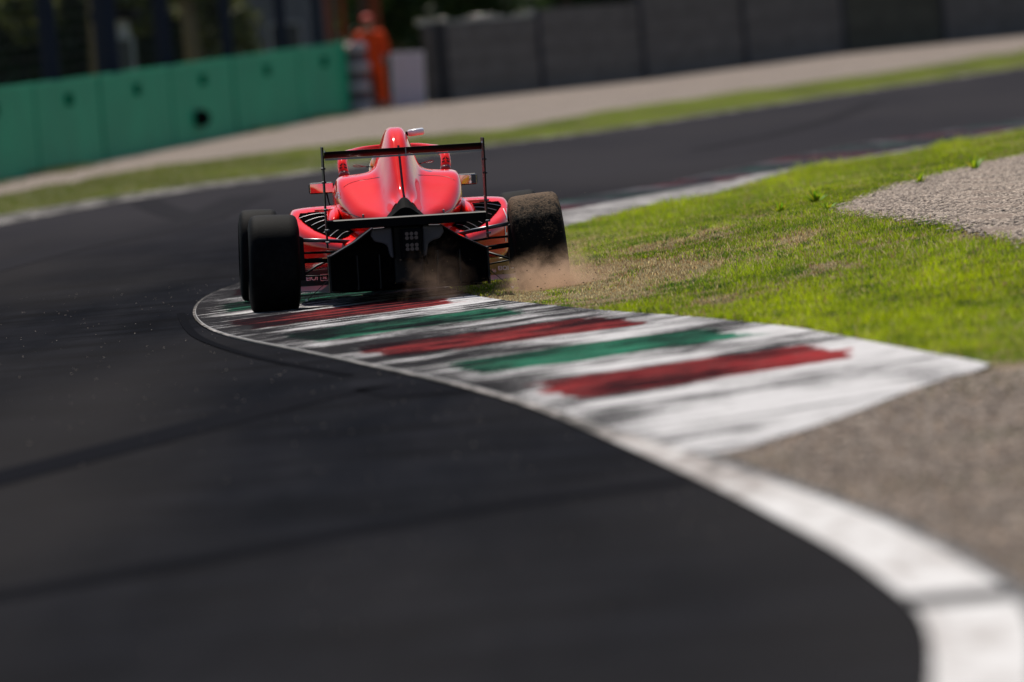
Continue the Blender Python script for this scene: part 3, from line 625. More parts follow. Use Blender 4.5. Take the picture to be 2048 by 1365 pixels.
# sidepods
def ssec(xi, xo, zt, zo, zc, zb):
    return [(xi, zt-.05), (xi+.02, zt), ((xi+xo)/2, zt+.002), (xo-.07, zt-.004), (xo-.015, zo), (xo, zc), (xo-.015, zb+.09), (xo-.05, zb), ((xi+xo)/2, zb), (xi, zb)]
SP = [(-.02, ssec(.06, .30, .345, .33, .30, .24)), (.18, ssec(.07, .42, .375, .355, .31, .22)), (.40, ssec(.10, .545, .415, .395, .34, .21)), (.60, ssec(.14, .628, .455, .45, .375, .20)), (.78, ssec(.18, .655, .505, .50, .41, .19)),
      (.95, ssec(.22, .662, .555, .535, .43, .19)), (1.2, ssec(.26, .662, .560, .545, .43, .185)), (1.7, ssec(.28, .64, .55, .535, .42, .18)), (2.05, ssec(.30, .60, .53, .52, .40, .18))]
pods = []
for s in (-1, 1):
    p = loft_body('sidepod', [q[0] for q in SP], [q[1] for q in SP], RED, car, 60, 50, mirror=False, side=s, tight=2); pods.append(p)
    if s > 0: tag(p, 'right sidepod with white lettering')
bpy.context.view_layer.update()
T_pods = [bvh(p) for p in pods]
def patch(name, poly, trees, mat, parent, off=.004, step=.006):
    P = np.array(poly); x0, z0 = P.min(0); x1, z1 = P.max(0); gxs = np.arange(x0-step, x1+step, step); gzs = np.arange(z0-step, z1+step, step); v = []; f = []; vi = {}
    def vert(i, j):
        if (i, j) in vi: return vi[(i, j)]
        q = on_body([(gxs[i], gzs[j])], trees, off)[0]; vi[(i, j)] = None if q is None else len(v)
        if q is not None: v.append(q)
        return vi[(i, j)]
    for i in range(len(gxs)-1):
        for j in range(len(gzs)-1):
            if inpoly(np.array(gxs[i]+step/2), np.array(gzs[j]+step/2), P):
                k = [vert(i, j), vert(i+1, j), vert(i+1, j+1), vert(i, j+1)]
                if None not in k and max((v[a]-v[b]).length for a in k for b in k) < .12: f.append(k)
    if not f: return None
    return mk(name, v, f, mat, parent, True)
for s, p, tr in ((-1, pods[0], T_pods[0]), (1, pods[1], T_pods[1])):
    LV = [(.405, .528), (.50, .530), (.590, .529), (.603, .505), (.57, .470), (.52, .430), (.45, .395), (.375, .372), (.33, .385), (.29, .410), (.33, .435), (.385, .455), (.41, .49)]
    lv = patch('radiator_outlet', [(s*a, b) for a, b in LV], [tr], VOID, p, .004, .003)
    for k in range(7):
        t = k/6; a0 = Vector((.405-.09*t, .512-.105*t)); a1 = Vector((.600-.20*t, .515-.132*t)); b_ = MB(); pts = []
        for q in np.linspace(0, 1, 16):
            c = a0.lerp(a1, q); pts.append((s*c.x, c.y + .012*math.sin(q*math.pi) - .02*q))
        pts = [w for w in on_body(pts, [tr], .009) if w]
        if len(pts) > 3: b_.tube(pts, .0018, 5).build('outlet_slat', STEEL, lv or p)
    # bright inner fence by the body and the kicked-up rim panel
    em = bpy.data.meshes.new('pod_shoulder'); bm = bmesh.new(); bmesh.ops.create_uvsphere(bm, u_segments=28, v_segments=18, radius=1)
    for q in bm.verts: q.co = Vector((s*(.398-.012*q.co.z)+q.co.x*.052, .92+q.co.y*.40+q.co.z*.16, .500+q.co.z*.062))
    bm.to_mesh(em); bm.free(); link('pod_shoulder', em, RED, p, True)
    rp = MB(); rp.box((s*.45, .80, .542), (.11, .03, .016)); rp.build('rim_insert', prin('bright_red', (.85, .02, .02), .3, coat=.5), p, bevel=.003)

# floor, diffuser, gearbox
fl = MB(); fl.add([(-.38, 2.1, .056), (.38, 2.1, .056), (.44, .6, .056), (.44, .15, .058), (.40, -.05, .062), (-.40, -.05, .062), (-.44, .15, .058), (-.44, .6, .056)], [(0, 1, 2, 3, 4, 5, 6, 7)])
fo = fl.build('floor', DARK, car); sm = fo.modifiers.new('solid', 'SOLIDIFY'); sm.thickness = .012
half = [(.46, .08), (.462, .28), (.31, .358), (.20, .432)]
outl = half + [(-x, z) for x, z in half[::-1]]
df = MB(); df.prism(outl[:], -.18, .25); difo = df.build('diffuser', DARK, car, bevel=.006)
for s in (-1, 1):
    df = MB(); df.box((s*.4635, -.26, .18), (.012, .22, .215)); df.build('diffuser_fence', CARB, difo, bevel=.003)
    for x in (.30, .17): df = MB(); df.box((s*x, -.25, .18), (.008, .20, .20)); df.build('diffuser_strake', CARB, difo)
    tp = MB(); tp.add([(s*.463, -.36, .283), (s*.31, -.36, .361), (s*.20, -.36, .435), (s*.20, -.17, .437), (s*.31, -.17, .363), (s*.463, -.17, .285)], [(0, 1, 4, 5), (1, 2, 3, 4)])
    to = tp.build('diffuser_roof', CARB, difo); q_ = to.modifiers.new('solid', 'SOLIDIFY'); q_.thickness = .008
    # pale gearbox cheeks
    ck = MB(); ck.prism([(s*.09, .435), (s*.205, .43), (s*.215, .39), (s*.19, .355), (s*.15, .345), (s*.12, .33), (s*.105, .26), (s*.085, .25)], -.375, -.17); ck.build('gearbox_cheek', prin('cheek_grey', (.065, .065, .078), .55, spec=.2), car, bevel=.012)
    rd = MB(); rd.tube([(s*.098, -.30, .425), (s*.098, -.31, .39), (s*.105, -.29, .20)], [.014, .011, .006], 8); rd.build('support_rod', CARB, car, True)
gb = MB(); gb.prism([(-.085, .44), (.085, .44), (.085, .10), (-.085, .10)], -.34, .1); gb.build('gearbox', CARB, car, bevel=.012)
# crash structure and the rain light with its rows of lamps
cr = MB(); cr.box((.02, -.40, .33), (.13, .14, .18)); cr.build('crash_structure', DARK, car, bevel=.012)
rl = MB(); rl.box((.02, -.485, .35), (.102, .03, .128)); rlo = rl.build('rain_light', DARK, car, bevel=.006)
for r_, z in enumerate((.392, .368, .326, .303)):
    for c in (-1, 0, 1):
        b_ = MB(); b_.tube([(.02+c*.027, -.499, z), (.02+c*.027, -.505, z)], .011, 14); b_.build('lamp_cell', LENS, rlo)
# rear wing
rw = empty('rear_wing', (0, -.42, 0)); rw.parent = car
def foil(name, x0, x1, yc, zc, chord, thick, ang, mat, parent, n=14):
    pr = []
    for i in range(n):
        t = i/(n-1); pr.append((t, thick*math.sin(math.pi*t**.6)*(.9-.5*t)))
    lo = [(t, -.35*h) for t, h in pr[::-1][1:-1]]; out = []
    for t, h in pr+lo:
        y, z = (t-.5)*chord, h - .05*chord*math.sin(math.pi*t); c, s = math.cos(ang), math.sin(ang); out.append((yc + y*c - z*s, zc + y*s + z*c))
    m = len(out); v = [(x0, a, b) for a, b in out] + [(x1, a, b) for a, b in out]
    f = [tuple(range(m)), tuple(range(2*m-1, m-1, -1))] + [(i, (i+1) % m, (i+1) % m+m, i+m) for i in range(m)]
    me = bpy.data.meshes.new(name); me.from_pydata(v, [], f); bm = bmesh.new(); bm.from_mesh(me); bmesh.ops.recalc_face_normals(bm, faces=bm.faces); bm.to_mesh(me); bm.free()
    return autosmooth(link(name, me, mat, parent), 50)
def pfoil(name, x0, x1, yc, zc, chord, thick, ang, mat): o = foil(name, x0, x1, yc-(-.42), zc, chord, thick, ang, mat, rw); return o
pfoil('wing_flap', -.46, .46, -.50, .880, .085, .008, R(-24), CARB); pfoil('main_plane', -.46, .46, -.37, .866, .15, .008, R(-4), WINGP)
lp = MB(); lp.box((0, -.42+.42-.14, .852), (.915, .006, .011)); lp.build('gurney_strip', GREYM, rw)
for s in (-1, 1):
    ep = MB(); ep.add([(s*.468, -.62+.42, .925), (s*.468, -.25+.42, .925), (s*.468, -.22+.42, .80), (s*.468, -.25+.42, .34), (s*.468, -.44+.42, .335), (s*.468, -.50+.42, .60), (s*.468, -.62+.42, .80)], [(0, 1, 2, 3, 4, 5, 6)])
    eo = ep.build('endplate', CARB, rw); q_ = eo.modifiers.new('solid', 'SOLIDIFY'); q_.thickness = .008; q_.offset = 0
    sc_ = MB(); sc_.box((s*.4585, -.17, .90), (.008, .008, .012)); sc_.build('endplate_screw', SILVER, eo)
    for z in (.80, .72, .56, .44, .37): sc_ = MB(); sc_.tube([(s*.456, -.1, z), (s*.482, -.1, z)], .006, 8); sc_.build('endplate_bolt', ARM, eo)
b_ = MB(); b_.box((.015, -.09, .868), (.006, .1, .05)); b_.build('wing_bracket', GREYM, rw)
pfoil('beam_wing', -.462, .462, -.36, .466, .17, .03, R(-14), CARB)
# a flat rear face gives the beam the height seen in the photograph
bt = MB(); bt.box((0, -.445+.42, .465), (.922, .012, .050)); bt.build('beam_flap', DARK, rw, bevel=.003)

# wheels
def wheel(x, y, z, r, w, camber, mat, label=None, s=1):
    wr = empty('wheel', (x, y, z), (0, camber, 0)); wr.parent = car
    if label: tag(wr, label)
    pr = [(-.5, .72), (-.485, .80), (-.47, .88), (-.44, .945), (-.39, .983), (-.30, .996), (0, 1.0), (.30, .996), (.39, .983), (.44, .945), (.47, .88), (.485, .80), (.5, .72), (.46, .70), (-.46, .70)]
    nseg = 96; v = []; m = len(pr)
    for k in range(nseg):
        a = 2*math.pi*k/nseg
        for (t, q) in pr: v.append((t*w, q*r*math.cos(a), q*r*math.sin(a)))
    f = [(k*m+j, k*m+(j+1) % m, ((k+1) % nseg)*m+(j+1) % m, ((k+1) % nseg)*m+j) for k in range(nseg) for j in range(m)]
    me = bpy.data.meshes.new('tyre'); me.from_pydata(v, [], f); bm = bmesh.new(); bm.from_mesh(me); bmesh.ops.recalc_face_normals(bm, faces=bm.faces); bm.to_mesh(me); bm.free()
    autosmooth(link('tyre', me, mat, wr), 50)
    rm = MB(); rr = r*.715
    for side in (-1, 1): rm.tube([(side*w*.47, 0, 0), (side*w*.40, 0, 0)], [rr, rr], 40, caps=False)
    for k in range(8):
        a = 2*math.pi*k/8; rm.box((s*w*.30, math.cos(a)*rr*.5, math.sin(a)*rr*.5), (.02, .03, rr), Matrix.Rotation(a-math.pi/2, 3, 'X'))
    rm.tube([(-w*.2, 0, 0), (s*w*.36, 0, 0)], [.06, .05], 16); rm.tube([(-s*w*.1, 0, 0), (-s*w*.15, 0, 0)], rr*.98, 40); rm.build('rim', prin('rim_metal', (.06, .06, .065), .35, metal=.8), wr)
    return wr
wheel(-.779, 0, .256, .289, .300, R(2.0), TYRE, None, -1)
wheel(.776, 0, .287, .289, .312, R(-4.6), TYREM, 'right rear wheel caked with brown mud', 1)
wheel(-.812, 2.9, .263, .281, .245, R(1.8), TYRE, None, -1)
wheel(.802, 2.9, .280, .281, .245, R(-3.5), TYRE, None, 1)
# suspension
def arm(pts, w, mat=ARM, name='wishbone_arm', flat=.5): o = MB(); o.tube(pts, w, 10, flat); o.build(name, mat, car, True)
for s, dz in ((-1, -.012), (1, .012)):
    arm([(s*.64, 0, .400+dz), (s*.40, .10, .372+dz*.5), (s*.19, .25, .335)], .015, flat=.8)
    arm([(s*.64, 0, .322+dz), (s*.50, .02, .318+dz), (s*.25, .35, .30)], .014, DARK)
    arm([(s*.64, -.02, .275+dz), (s*.35, -.04, .262)], .015, DARK, flat=1)
    arm([(s*.63, 0, .180+dz), (s*.53, .05, .228), (s*.40, .12, .275)], .014, CARB)
    arm([(s*.63, .0, .185+dz), (s*.40, .3, .16)], .010, CARB)
    arm([(s*.63, 2.9, .36+dz), (s*.18, 2.8, .40)], .012, DARK); arm([(s*.63, 2.9, .18+dz), (s*.2, 2.7, .22)], .012, DARK); arm([(s*.62, 2.9, .24), (s*.16, 2.95, .44)], .012, DARK, 'push_rod')
    up = MB(); up.prism([(s*.60, .15), (s*.64, .15), (s*.64, .42), (s*.60, .40)], -.07, .07); up.build('wheel_upright', CARB, car, bevel=.006)
    tb = MB(); tb.box((s*.468, -.06, .272), (.055, .02, .004)); tb.build('orange_tab', ORANGE, car)
    rdt = MB(); rdt.tube([(s*.47, -.30, .15), (s*.60, -.10, .035)], .0022, 6); rdt.build('floor_stay', ARM, car)
    bj = MB(); bj.tube([(s*.598, -.105, .036), (s*.612, -.105, .032)], .007, 8); bj.build('stay_bolt', SILVER, car, True)
# the lettered turning panels ahead of the floor
bp = empty('floor_fence', (0, 2.25, .012)); bp.parent = car
# front wing: planes, endplates and the lettered flaps seen between diffuser and tyre
fw = empty('front_wing', (0, 3.5, 0)); fw.parent = car
foil('front_main_plane', -.88, .88, 0, .085, .34, .02, R(6), WINGP, fw)
for s in (-1, 1):
    # curved flap, its rear face leaning back to the sky
    vv = []; nq = 14
    for i in range(nq):
        t = i/(nq-1); x = .30+.56*t
        for (yy, zz) in ((-.02, .045), (-.03, .075), (-.05, .11), (-.10, .150+.018*math.sin(t*3))): vv.append((s*x, yy - .05*t*t, zz - .012*t))
    ff = [(i*4+j, i*4+j+1, (i+1)*4+j+1, (i+1)*4+j) for i in range(nq-1) for j in range(3)]
    fp = mk('fence_panel', vv, ff, prin('olive_flap' if s > 0 else 'dark_flap', (.34, .31, .13) if s > 0 else (.045, .052, .065), .5, coat=.1), bp, True); q_ = fp.modifiers.new('solid', 'SOLIDIFY'); q_.thickness = .006
    ed = MB(); ed.box((s*.60, -.085, .040), (.46, .05, .012), Matrix.Rotation(R(35), 3, 'X')); ed.build('flap_tray', prin('tray_silver', (.5, .53, .58), .45, metal=.2), bp, bevel=.003)
    ep = MB(); ep.add([(s*.885, -.25, .02), (s*.885, .22, .02), (s*.885, .2, .12), (s*.885, 0, .19), (s*.885, -.25, .17)], [(0, 1, 2, 3, 4)]); eo = ep.build('front_endplate', CARB, fw); q_ = eo.modifiers.new('s', 'SOLIDIFY'); q_.thickness = .01
    gs = MB(); gs.prism([(s*.365, .005), (s*.48, .02), (s*.365, .10)], -.16, -.150); gs.build('floor_gusset', prin('gusset_grey', (.32, .32, .35), .4), bp)
def text(name, body, size, mat, parent, at, rot=(R(90), 0, 0), ext=.0008, sx=1.0):
    cu = bpy.data.curves.new('txt', 'FONT'); cu.body = body; cu.size = size; cu.extrude = ext; cu.align_x = 'CENTER'; cu.align_y = 'CENTER'; cu.resolution_u = 3; cu.offset = size*.012
    t_ = bpy.data.objects.new('txt', cu); COL.objects.link(t_); dg = bpy.context.evaluated_depsgraph_get(); me = bpy.data.meshes.new_from_object(t_.evaluated_get(dg)); bpy.data.objects.remove(t_); bpy.data.curves.remove(cu)
    me.name = name; o = link(name, me, mat, parent); o.location = at; o.rotation_euler = rot; o.scale = (sx, 1, 1); return o
tl = R(72)
text('lettering', 'EIOI', .042, BLUEG, bp, (-.515, -.083, .105), (tl, 0, 0), sx=.95); text('lettering', '3E', .030, BLUEG, bp, (-.438, -.078, .106), (tl, 0, 0), sx=.9)
fr = MB()
for (a, b, c, d) in ((-.438, .124, .048, .003), (-.438, .088, .048, .003), (-.462, .106, .003, .038), (-.414, .106, .003, .038)): fr.box((a, -.083-(.124-b)*.0, b), (c, .003, d))
fr.build('emblem_frame', BLUEG, bp)
bn = MB(); bn.box((-.382, -.10, .112), (.052, .003, .026), Matrix.Rotation(R(-14), 3, 'Y')); bn.build('banner_decal', BLUEG, bp)
text('lettering', 'EIOI', .038, BLUEG, bp, (.645, -.092, .095), (tl, 0, 0), sx=.95); text('lettering', '36', .030, WHITE, bp, (.588, -.080, .082), (tl, 0, 0), sx=.9)
text('lettering', 'E', .034, BLUEG, bp, (.700, -.104, .102), (tl, 0, 0), sx=.9)
# mirrors
for s in (-1, 1):
    cx_, cz_ = (-.428 if s < 0 else .440), .660
    mb = MB(); mb.box((cx_, 2.035, cz_), (.152, .05, .068)); mo = mb.build('mirror', CARB, car, bevel=.014)
    g = MB(); g.box((0, 0, 0), (.138, .004, .056)); go = g.build('mirror_glass', CHROME, mo, bevel=.0015)
    go.location = (cx_, 1.995, cz_); go.rotation_euler = (R(.8), 0, R(3.6) if s < 0 else -R(3.4))
    arm([(s*.40, 2.03, .64), (s*.385, 2.05, .56), (s*.33, 2.05, .50)], .007, DARK, 'mirror_stalk')
# halo
hal = [(-.305, 1.58, .735), (-.312, 1.62, .79), (-.306, 1.72, .836), (-.27, 1.93, .857), (-.20, 2.12, .874), (-.10, 2.26, .880), (0, 2.30, .881)]
hal = hal + [(-x, y, z) for x, y, z in hal[:-1][::-1]]
hc = smoothcurve(hal, 60, 3); h_ = MB(); h_.tube([tuple(q) for q in hc], [.030-.011*min(1, max(0, (min(i, 59-i)-9)/8)) for i in range(60)], 14, 1.0); h_o = h_.build('halo', RED, car, True); h_o.location.x = .008
pl = MB(); pl.tube([(0, 2.32, .88), (0, 2.5, .78), (0, 2.68, .63)], [.02, .018, .02], 10); pl.build('halo_pillar', RED, h_o, True)
for s in (-1, 1):
    ft = MB(); ft.tube([(s*.305, 1.582, .748), (s*.306, 1.57, .722)], [.0312, .0325], 16); ft.build('halo_mount', DRED, h_o, True)
    for (a, b, an) in ((-.011, .796, 35), (.011, .796, -35), (-.014, .780, 25), (.014, .780, -25)):
        k = MB(); k.box((s*.308+a, 1.574+.006, b), (.018, .006, .009), Matrix.Rotation(R(-an), 3, 'Y')); k.build('halo_emblem', BLACKD, h_o)
    k = MB(); k.tube([(s*.308-.010, 1.578, .8045), (s*.308, 1.577, .8075), (s*.308+.010, 1.578, .8045)], .0018, 6); k.build('halo_emblem', BLACKD, h_o)
# deck either side of the head: low rim, belts and seat fabric loops
for s in (-1, 1):
    lo_ = [(s*(.13+.02), 1.5, .775), (s*.17, 1.5, .778), (s*.20, 1.5, .787), (s*.225, 1.5, .793), (s*.245, 1.5, .79), (s*.235, 1.5, .782), (s*.205, 1.5, .778), (s*.185, 1.5, .78)]
    k = MB(); k.tube([tuple(q) for q in smoothcurve(lo_, 30, 2)], .0022, 5); k.build('pull_loop', DRED, car)
    k = MB(); k.tube([(s*.10, 1.5, .772), (s*.165, 1.5, .777)], .0032, 5); k.build('loop_tail', DARK, car)
text('lettering', 'A TRE', .024, WHITE, h_o, (.165, 2.185, .862), (R(90), 0, 0), sx=.9)
# sidepod lettering on the right, and the pale number on the left flank of the cover
def wrap_text(body, size, x, z, trees, mat, parent, sx=1, rot=0, off=.003, gap=.0):
    o = text('lettering', body, size, mat, parent, (0, 0, 0), (0, 0, 0), 0, 1); me = o.data; bm = bmesh.new(); bm.from_mesh(me)
    bmesh.ops.triangulate(bm, faces=bm.faces); bmesh.ops.subdivide_edges(bm, edges=bm.edges, cuts=2, use_grid_fill=True); bad = []
    c, s_ = math.cos(rot), math.sin(rot)
    for v in bm.verts:
        a, b = v.co.x*sx, v.co.y; q = on_body([(x+a*c-b*s_, z+a*s_+b*c)], trees, off)[0]
        if q is None: bad.append(v)
        else: v.co = q
    bmesh.ops.delete(bm, geom=bad, context='VERTS'); bm.to_mesh(me); bm.free(); o.rotation_euler = (0, 0, 0); return o
wrap_text('VE', .085, .632, .452, [T_pods[1]], WHITE, pods[1], .5); wrap_text('HE', .125, .628, .335, [T_pods[1]], WHITE, pods[1], .36)
wrap_text('VB', .055, -.366, .625, [T_cov], prin('faded_decal', (.55, .45, .52), .4), cover, .45)
# driver under the halo: only the edge of the helmet shows beside the roll hoop
dv = empty('person', (0, 0, 0)); dv.parent = None
dmat = car.matrix_basis.copy()
def skinbody(name, joints, edges, mat, parent=None, sub=2, root=0):
    me = bpy.data.meshes.new(name); me.from_pydata([j[0] for j in joints], edges, []); o = link(name, me, mat, parent)
    sk_ = o.modifiers.new('skin', 'SKIN'); sk_.use_smooth_shade = True
    for v_, j in zip(me.skin_vertices[0].data, joints): v_.radius = (j[1], j[2] if len(j) > 2 else j[1])
    me.skin_vertices[0].data[root].use_root = True
    s_ = o.modifiers.new('sub', 'SUBSURF'); s_.levels = sub; s_.render_levels = sub; return o
bpy.data.objects.remove(dv)
bpy.context.view_layer.update()
M_ = car.matrix_world
drv = empty('person', M_ @ Vector((0, 1.62, .30)), (0, CROLL, YAW)); tag(drv, 'driver in white and orange helmet sitting low in the red racing car', 'person')
SUIT = prin('race_suit', (.05, .05, .06), .8)
skinbody('driver_body', [((0, .15, -.10), .15, .11), ((0, .02, .12), .17, .12), ((0, -.02, .26), .15, .09), ((0, 0, .33), .06), ((0, .02, .42), .085, .10),
    ((-.17, 0, .24), .055), ((-.22, .16, .10), .045), ((-.12, .38, .20), .035), ((.17, 0, .24), .055), ((.22, .16, .10), .045), ((.12, .38, .20), .035), ((-.09, .55, -.02), .075), ((-.08, .95, .05), .05), ((.09, .55, -.02), .075), ((.08, .95, .05), .05)],
    [(0, 1), (1, 2), (2, 3), (3, 4), (2, 5), (5, 6), (6, 7), (2, 8), (8, 9), (9, 10), (0, 11), (11, 12), (0, 13), (13, 14)], SUIT, drv)
hm = bpy.data.meshes.new('helmet'); bm = bmesh.new(); bmesh.ops.create_uvsphere(bm, u_segments=32, v_segments=20, radius=1)
for q in bm.verts: q.co = Vector((q.co.x*.125-.022, q.co.y*.15+.02, q.co.z*.135 + .445 - (.02 if q.co.z < -.5 else 0)))
bm.to_mesh(hm); bm.free()
hmat = prin('helmet_shell', (.8, .8, .8), .15, coat=1); hn = noise(hmat, coords(hmat, (4, 4, 9)), 1.2, 1, .4); setcol(hmat, ramp(hmat, hn, [(.44, (.75, .74, .75)), (.5, (.75, .38, .05)), (.6, (.25, .1, .03))]))
link('helmet', hm, hmat, drv, True)
# dust: a low rolling cloud behind the right rear wheel, thinner veil in the wake
def dust(name, loc, rad, dens, col, label, seed=0., anis=.35, scale=3.2, drop=0.0):
    bm = bmesh.new(); bmesh.ops.create_icosphere(bm, subdivisions=3, radius=1); me = bpy.data.meshes.new(name); bm.to_mesh(me); bm.free()
    m = bpy.data.materials.new(name); m.use_nodes = True; nt = m.node_tree; nt.nodes.remove(nt.nodes['Principled BSDF'])
    v_ = nt.nodes.new('ShaderNodeVolumePrincipled'); v_.inputs['Color'].default_value = (*col, 1); v_.inputs['Anisotropy'].default_value = anis
    tc = N(m, 'ShaderNodeTexCoord'); ln = N(m, 'ShaderNodeVectorMath', operation='LENGTH'); L(m, tc.outputs['Object'], ln.inputs[0])
    mp = N(m, 'ShaderNodeMapping'); mp.inputs['Scale'].default_value = rad; mp.inputs['Location'].default_value = (seed,)*3; L(m, tc.outputs['Object'], mp.inputs[0])
    n = noise(m, mp.outputs[0], scale*2.6, 6, .7, 1.2); fall = math_(m, 'SUBTRACT', 1.0, ln.outputs['Value'], True)
    d = math_(m, 'SUBTRACT', math_(m, 'ADD', math_(m, 'MULTIPLY', fall, .9), math_(m, 'MULTIPLY', n, 2.6)), 1.55, True); d = math_(m, 'MULTIPLY', math_(m, 'MULTIPLY', d, math_(m, 'POWER', fall, 1.3)), dens)
    L(m, d, v_.inputs['Density']); L(m, v_.outputs[0], nt.nodes['Material Output'].inputs['Volume'])
    o = link(name, me, m); o.location = loc; o.scale = rad; tag(o, label, 'dust', kind='stuff'); return o
dust('dust_cloud', (.29, 66.0, .04), (.52, .60, .27), 15, (.68, .48, .34), 'brown dust thrown up behind the right rear wheel', 1.3)
dust('dust_veil', (-.41, 66.0, .0), (.30, .4, .46), 6, (.62, .43, .31), 'thin brown dust hanging behind the diffuser', 4.1)
nD = 650; a_ = rng.normal(0, 1, (nD, 3)); wx = np.where(rng.random(nD) < .72, .42, -.35); P_ = np.stack([wx + a_[:, 0]*.25, 66.0 + a_[:, 1]*.3, np.abs(.03 + a_[:, 2]*.13)], 1)
P_[:26, 0] = rng.uniform(-.1, .9, 26); P_[:26, 2] = rng.uniform(.2, .8, 26)
pc = pebbles('flying_dirt', P_[:, 0], P_[:, 1], P_[:, 2], .0012 + .0045*rng.random(nD)**5, np.where(rng.random((nD, 1)) < .75, np.array([.035, .025, .018]), np.array([.3, .22, .12])))
tag(pc, 'small clods and specks of dirt flying behind the wheel', 'dirt', kind='stuff')
# ------------------------------------------------------------------ barriers, wall, marshal, fence and trees
CONC = m_weather('precast_concrete', (.128, .112, .103), (.072, .062, .058), (.8, .8, 2.5)); CONC2 = m_weather('stained_concrete', (.07, .066, .05), (.035, .033, .026), (.8, .8, 2.5)); POSTM = m_weather('concrete_post', (.07, .068, .075), (.04, .04, .045))
GREEN = m_weather('green_sheet', (.006, .31, .155), (.005, .22, .11), (.4, .4, .8), .6, .5); GREEND = prin('dark_fixing', (.005, .155, .078), .8, spec=.0)
def lerp3(a, b, t): return Vector(a).lerp(Vector(b), t)
def seg_box(b, A, B, z0, z1, th, off=0.0):
    """upright slab from A to B (ground points)"""
    A, B = Vector(A), Vector(B); d = (B-A); d.z = 0; n = Vector((-d.y, d.x, 0)).normalized(); 
    P = [A+n*(off-th/2), B+n*(off-th/2), B+n*(off+th/2), A+n*(off+th/2)]
    v = [(p.x, p.y, q.z+z0) for p, q in zip(P, (A, B, B, A))] + [(p.x, p.y, q.z+z1) for p, q in zip(P, (A, B, B, A))]
    b.add(v, [(0, 1, 2, 3), (4, 7, 6, 5), (0, 4, 5, 1), (1, 5, 6, 2), (2, 6, 7, 3), (3, 7, 4, 0)]); return b
# grey post-and-panel wall
w0 = wb(905); wall = empty('concrete_wall', w0); tag(wall, 'grey precast concrete post and panel wall beyond the far gravel', 'wall')
def rel(p, o): return Vector(p) - o.location
joints = [860, 1083, 1287, 1490, 1688, 1886, 2085, 2280, 2480]
hs = 1.62
for i, (a, b) in enumerate(zip(joints[:-1], joints[1:])):
    A, B = rel(wb(a), wall), rel(wb(b), wall); stain = (a == 1688)
    pn = MB(); nb = 4; Ht = np.interp(a, [860, 2480], [1.50, 2.5])
    Ht2 = np.interp(b, [860, 2480], [1.50, 2.5])
    for k in range(nb): seg_box(pn, A, B, -.1+k*(Ht+.1)/nb + .012, -.1+(k+1)*(Ht+.1)/nb - .012, .10+.015*(k % 2), .0)
    seg_box(pn, A, B, -.1, Ht-.02, .06)
    po = pn.build('wall_panel', CONC2 if stain else CONC, wall)
    if stain: tag(po, 'olive stained wall panel')
    pp = MB(); c = B; pp.box((c.x, c.y-.05, c.z+Ht2/2-.05), (.20, .24, Ht2+.16)); pp.build('wall_post', POSTM, wall, bevel=.01)
pp = MB(); c = rel(wb(880), wall); pp.box((c.x, c.y-.12, c.z+.72), (.50, .24, 1.62)); pp.build('wall_end_post', prin('dark_post', (.03, .03, .032), .8), wall)
# loose coil of pale wire along the wall top
cw = MB(); A, B = wb(845), wb(1130); pts = []
for k in range(520):
    t = k/519; p = A.lerp(B, t); a = k*.42; am = .055*(.15+.85*abs(math.sin(t*9+.6)))
    pts.append((p.x+am*math.cos(a)*.6, p.y-.05+am*math.cos(a)*.4, p.z+1.51+am*(1+math.sin(a))))
co = cw.tube(pts, .005, 5).build('wire_coil', prin('galvanised_wire', (.75, .74, .70), .3, metal=.6)); tag(co, 'pale coiled wire along the top of the grey wall', 'wire')
# green faced tyre barrier
g0 = wb(0); gb_ = empty('tyre_barrier', wb(500)); tag(gb_, 'long green sheeted barrier along the left run off', 'barrier')
gj = [-420, -250, -95, 74, 205, 345, 470, 600, 700]; tops = {0: 1.335}
for i, (a, b) in enumerate(zip(gj[:-1], gj[1:])):
    A, B = rel(wb(a), gb_), rel(wb(b), gb_); pn = MB(); seg_box(pn, A, B, -.05, 1.335, .10, .01*(i % 2)); s_ = pn.build('barrier_panel', GREEN, gb_, bevel=.01)
    st_b = MB(); seg_box(st_b, B-Vector((.01, 0, 0)), B+Vector((.01, .1, 0)), -.03, 1.32, .115); st_b.build('barrier_joint', GREEND, s_)
    c = A.lerp(B, .5); n = (B-A); n = Vector((n.y, -n.x, 0)).normalized()
    for fx in (.48,):
        c = A.lerp(B, fx); k = MB(); k.box((c.x+n.x*.09, c.y+n.y*.09, c.z+1.03), (.13, .05, .19)); k.build('barrier_fixing', GREEND, s_)
# the hole is a dark recess ring set on the sheet where the sheeting is burst
A, B = wb(345), wb(470); t_ = .47; c = A.lerp(B, t_)-gb_.location; n = Vector(((B-A).y, -(B-A).x, 0)).normalized()
k = MB(); hp = rel(atdepth(404, 237, wb(404).y-1.2), gb_); k.tube([(hp.x, hp.y, hp.z), (hp.x-.1, hp.y+1.3, hp.z)], [.145, .145], 20); k.build('pipe_end', DARK, gb_)
# the open end of the barrier: stacked tyres, pale tread edges
e0 = wb(717); ts = None
for k in range(7):
    o = MB(); z = .10+k*.185
    ring = [(math.cos(a)*.24, math.sin(a)*.24, 0) for a in np.linspace(0, 2*math.pi, 25)]
    o.tube(ring, .088, 10, 1, False); oo = o.build('stacked_tyre', prin('grey_tyre', (.42, .38, .40), .7) if k % 2 == 0 else prin('mid_tyre', (.14, .11, .12), .8), None, True); oo.location = (e0.x-.02+.02*math.sin(k*2), e0.y-.3, e0.z+z)
    tag(oo, ['bottom', 'second lowest', 'third lowest', 'middle', 'third highest', 'second highest', 'topmost'][k] + ' tyre of the stack at the right end of the green barrier', 'tyre', 'tyres stacked at the barrier end')
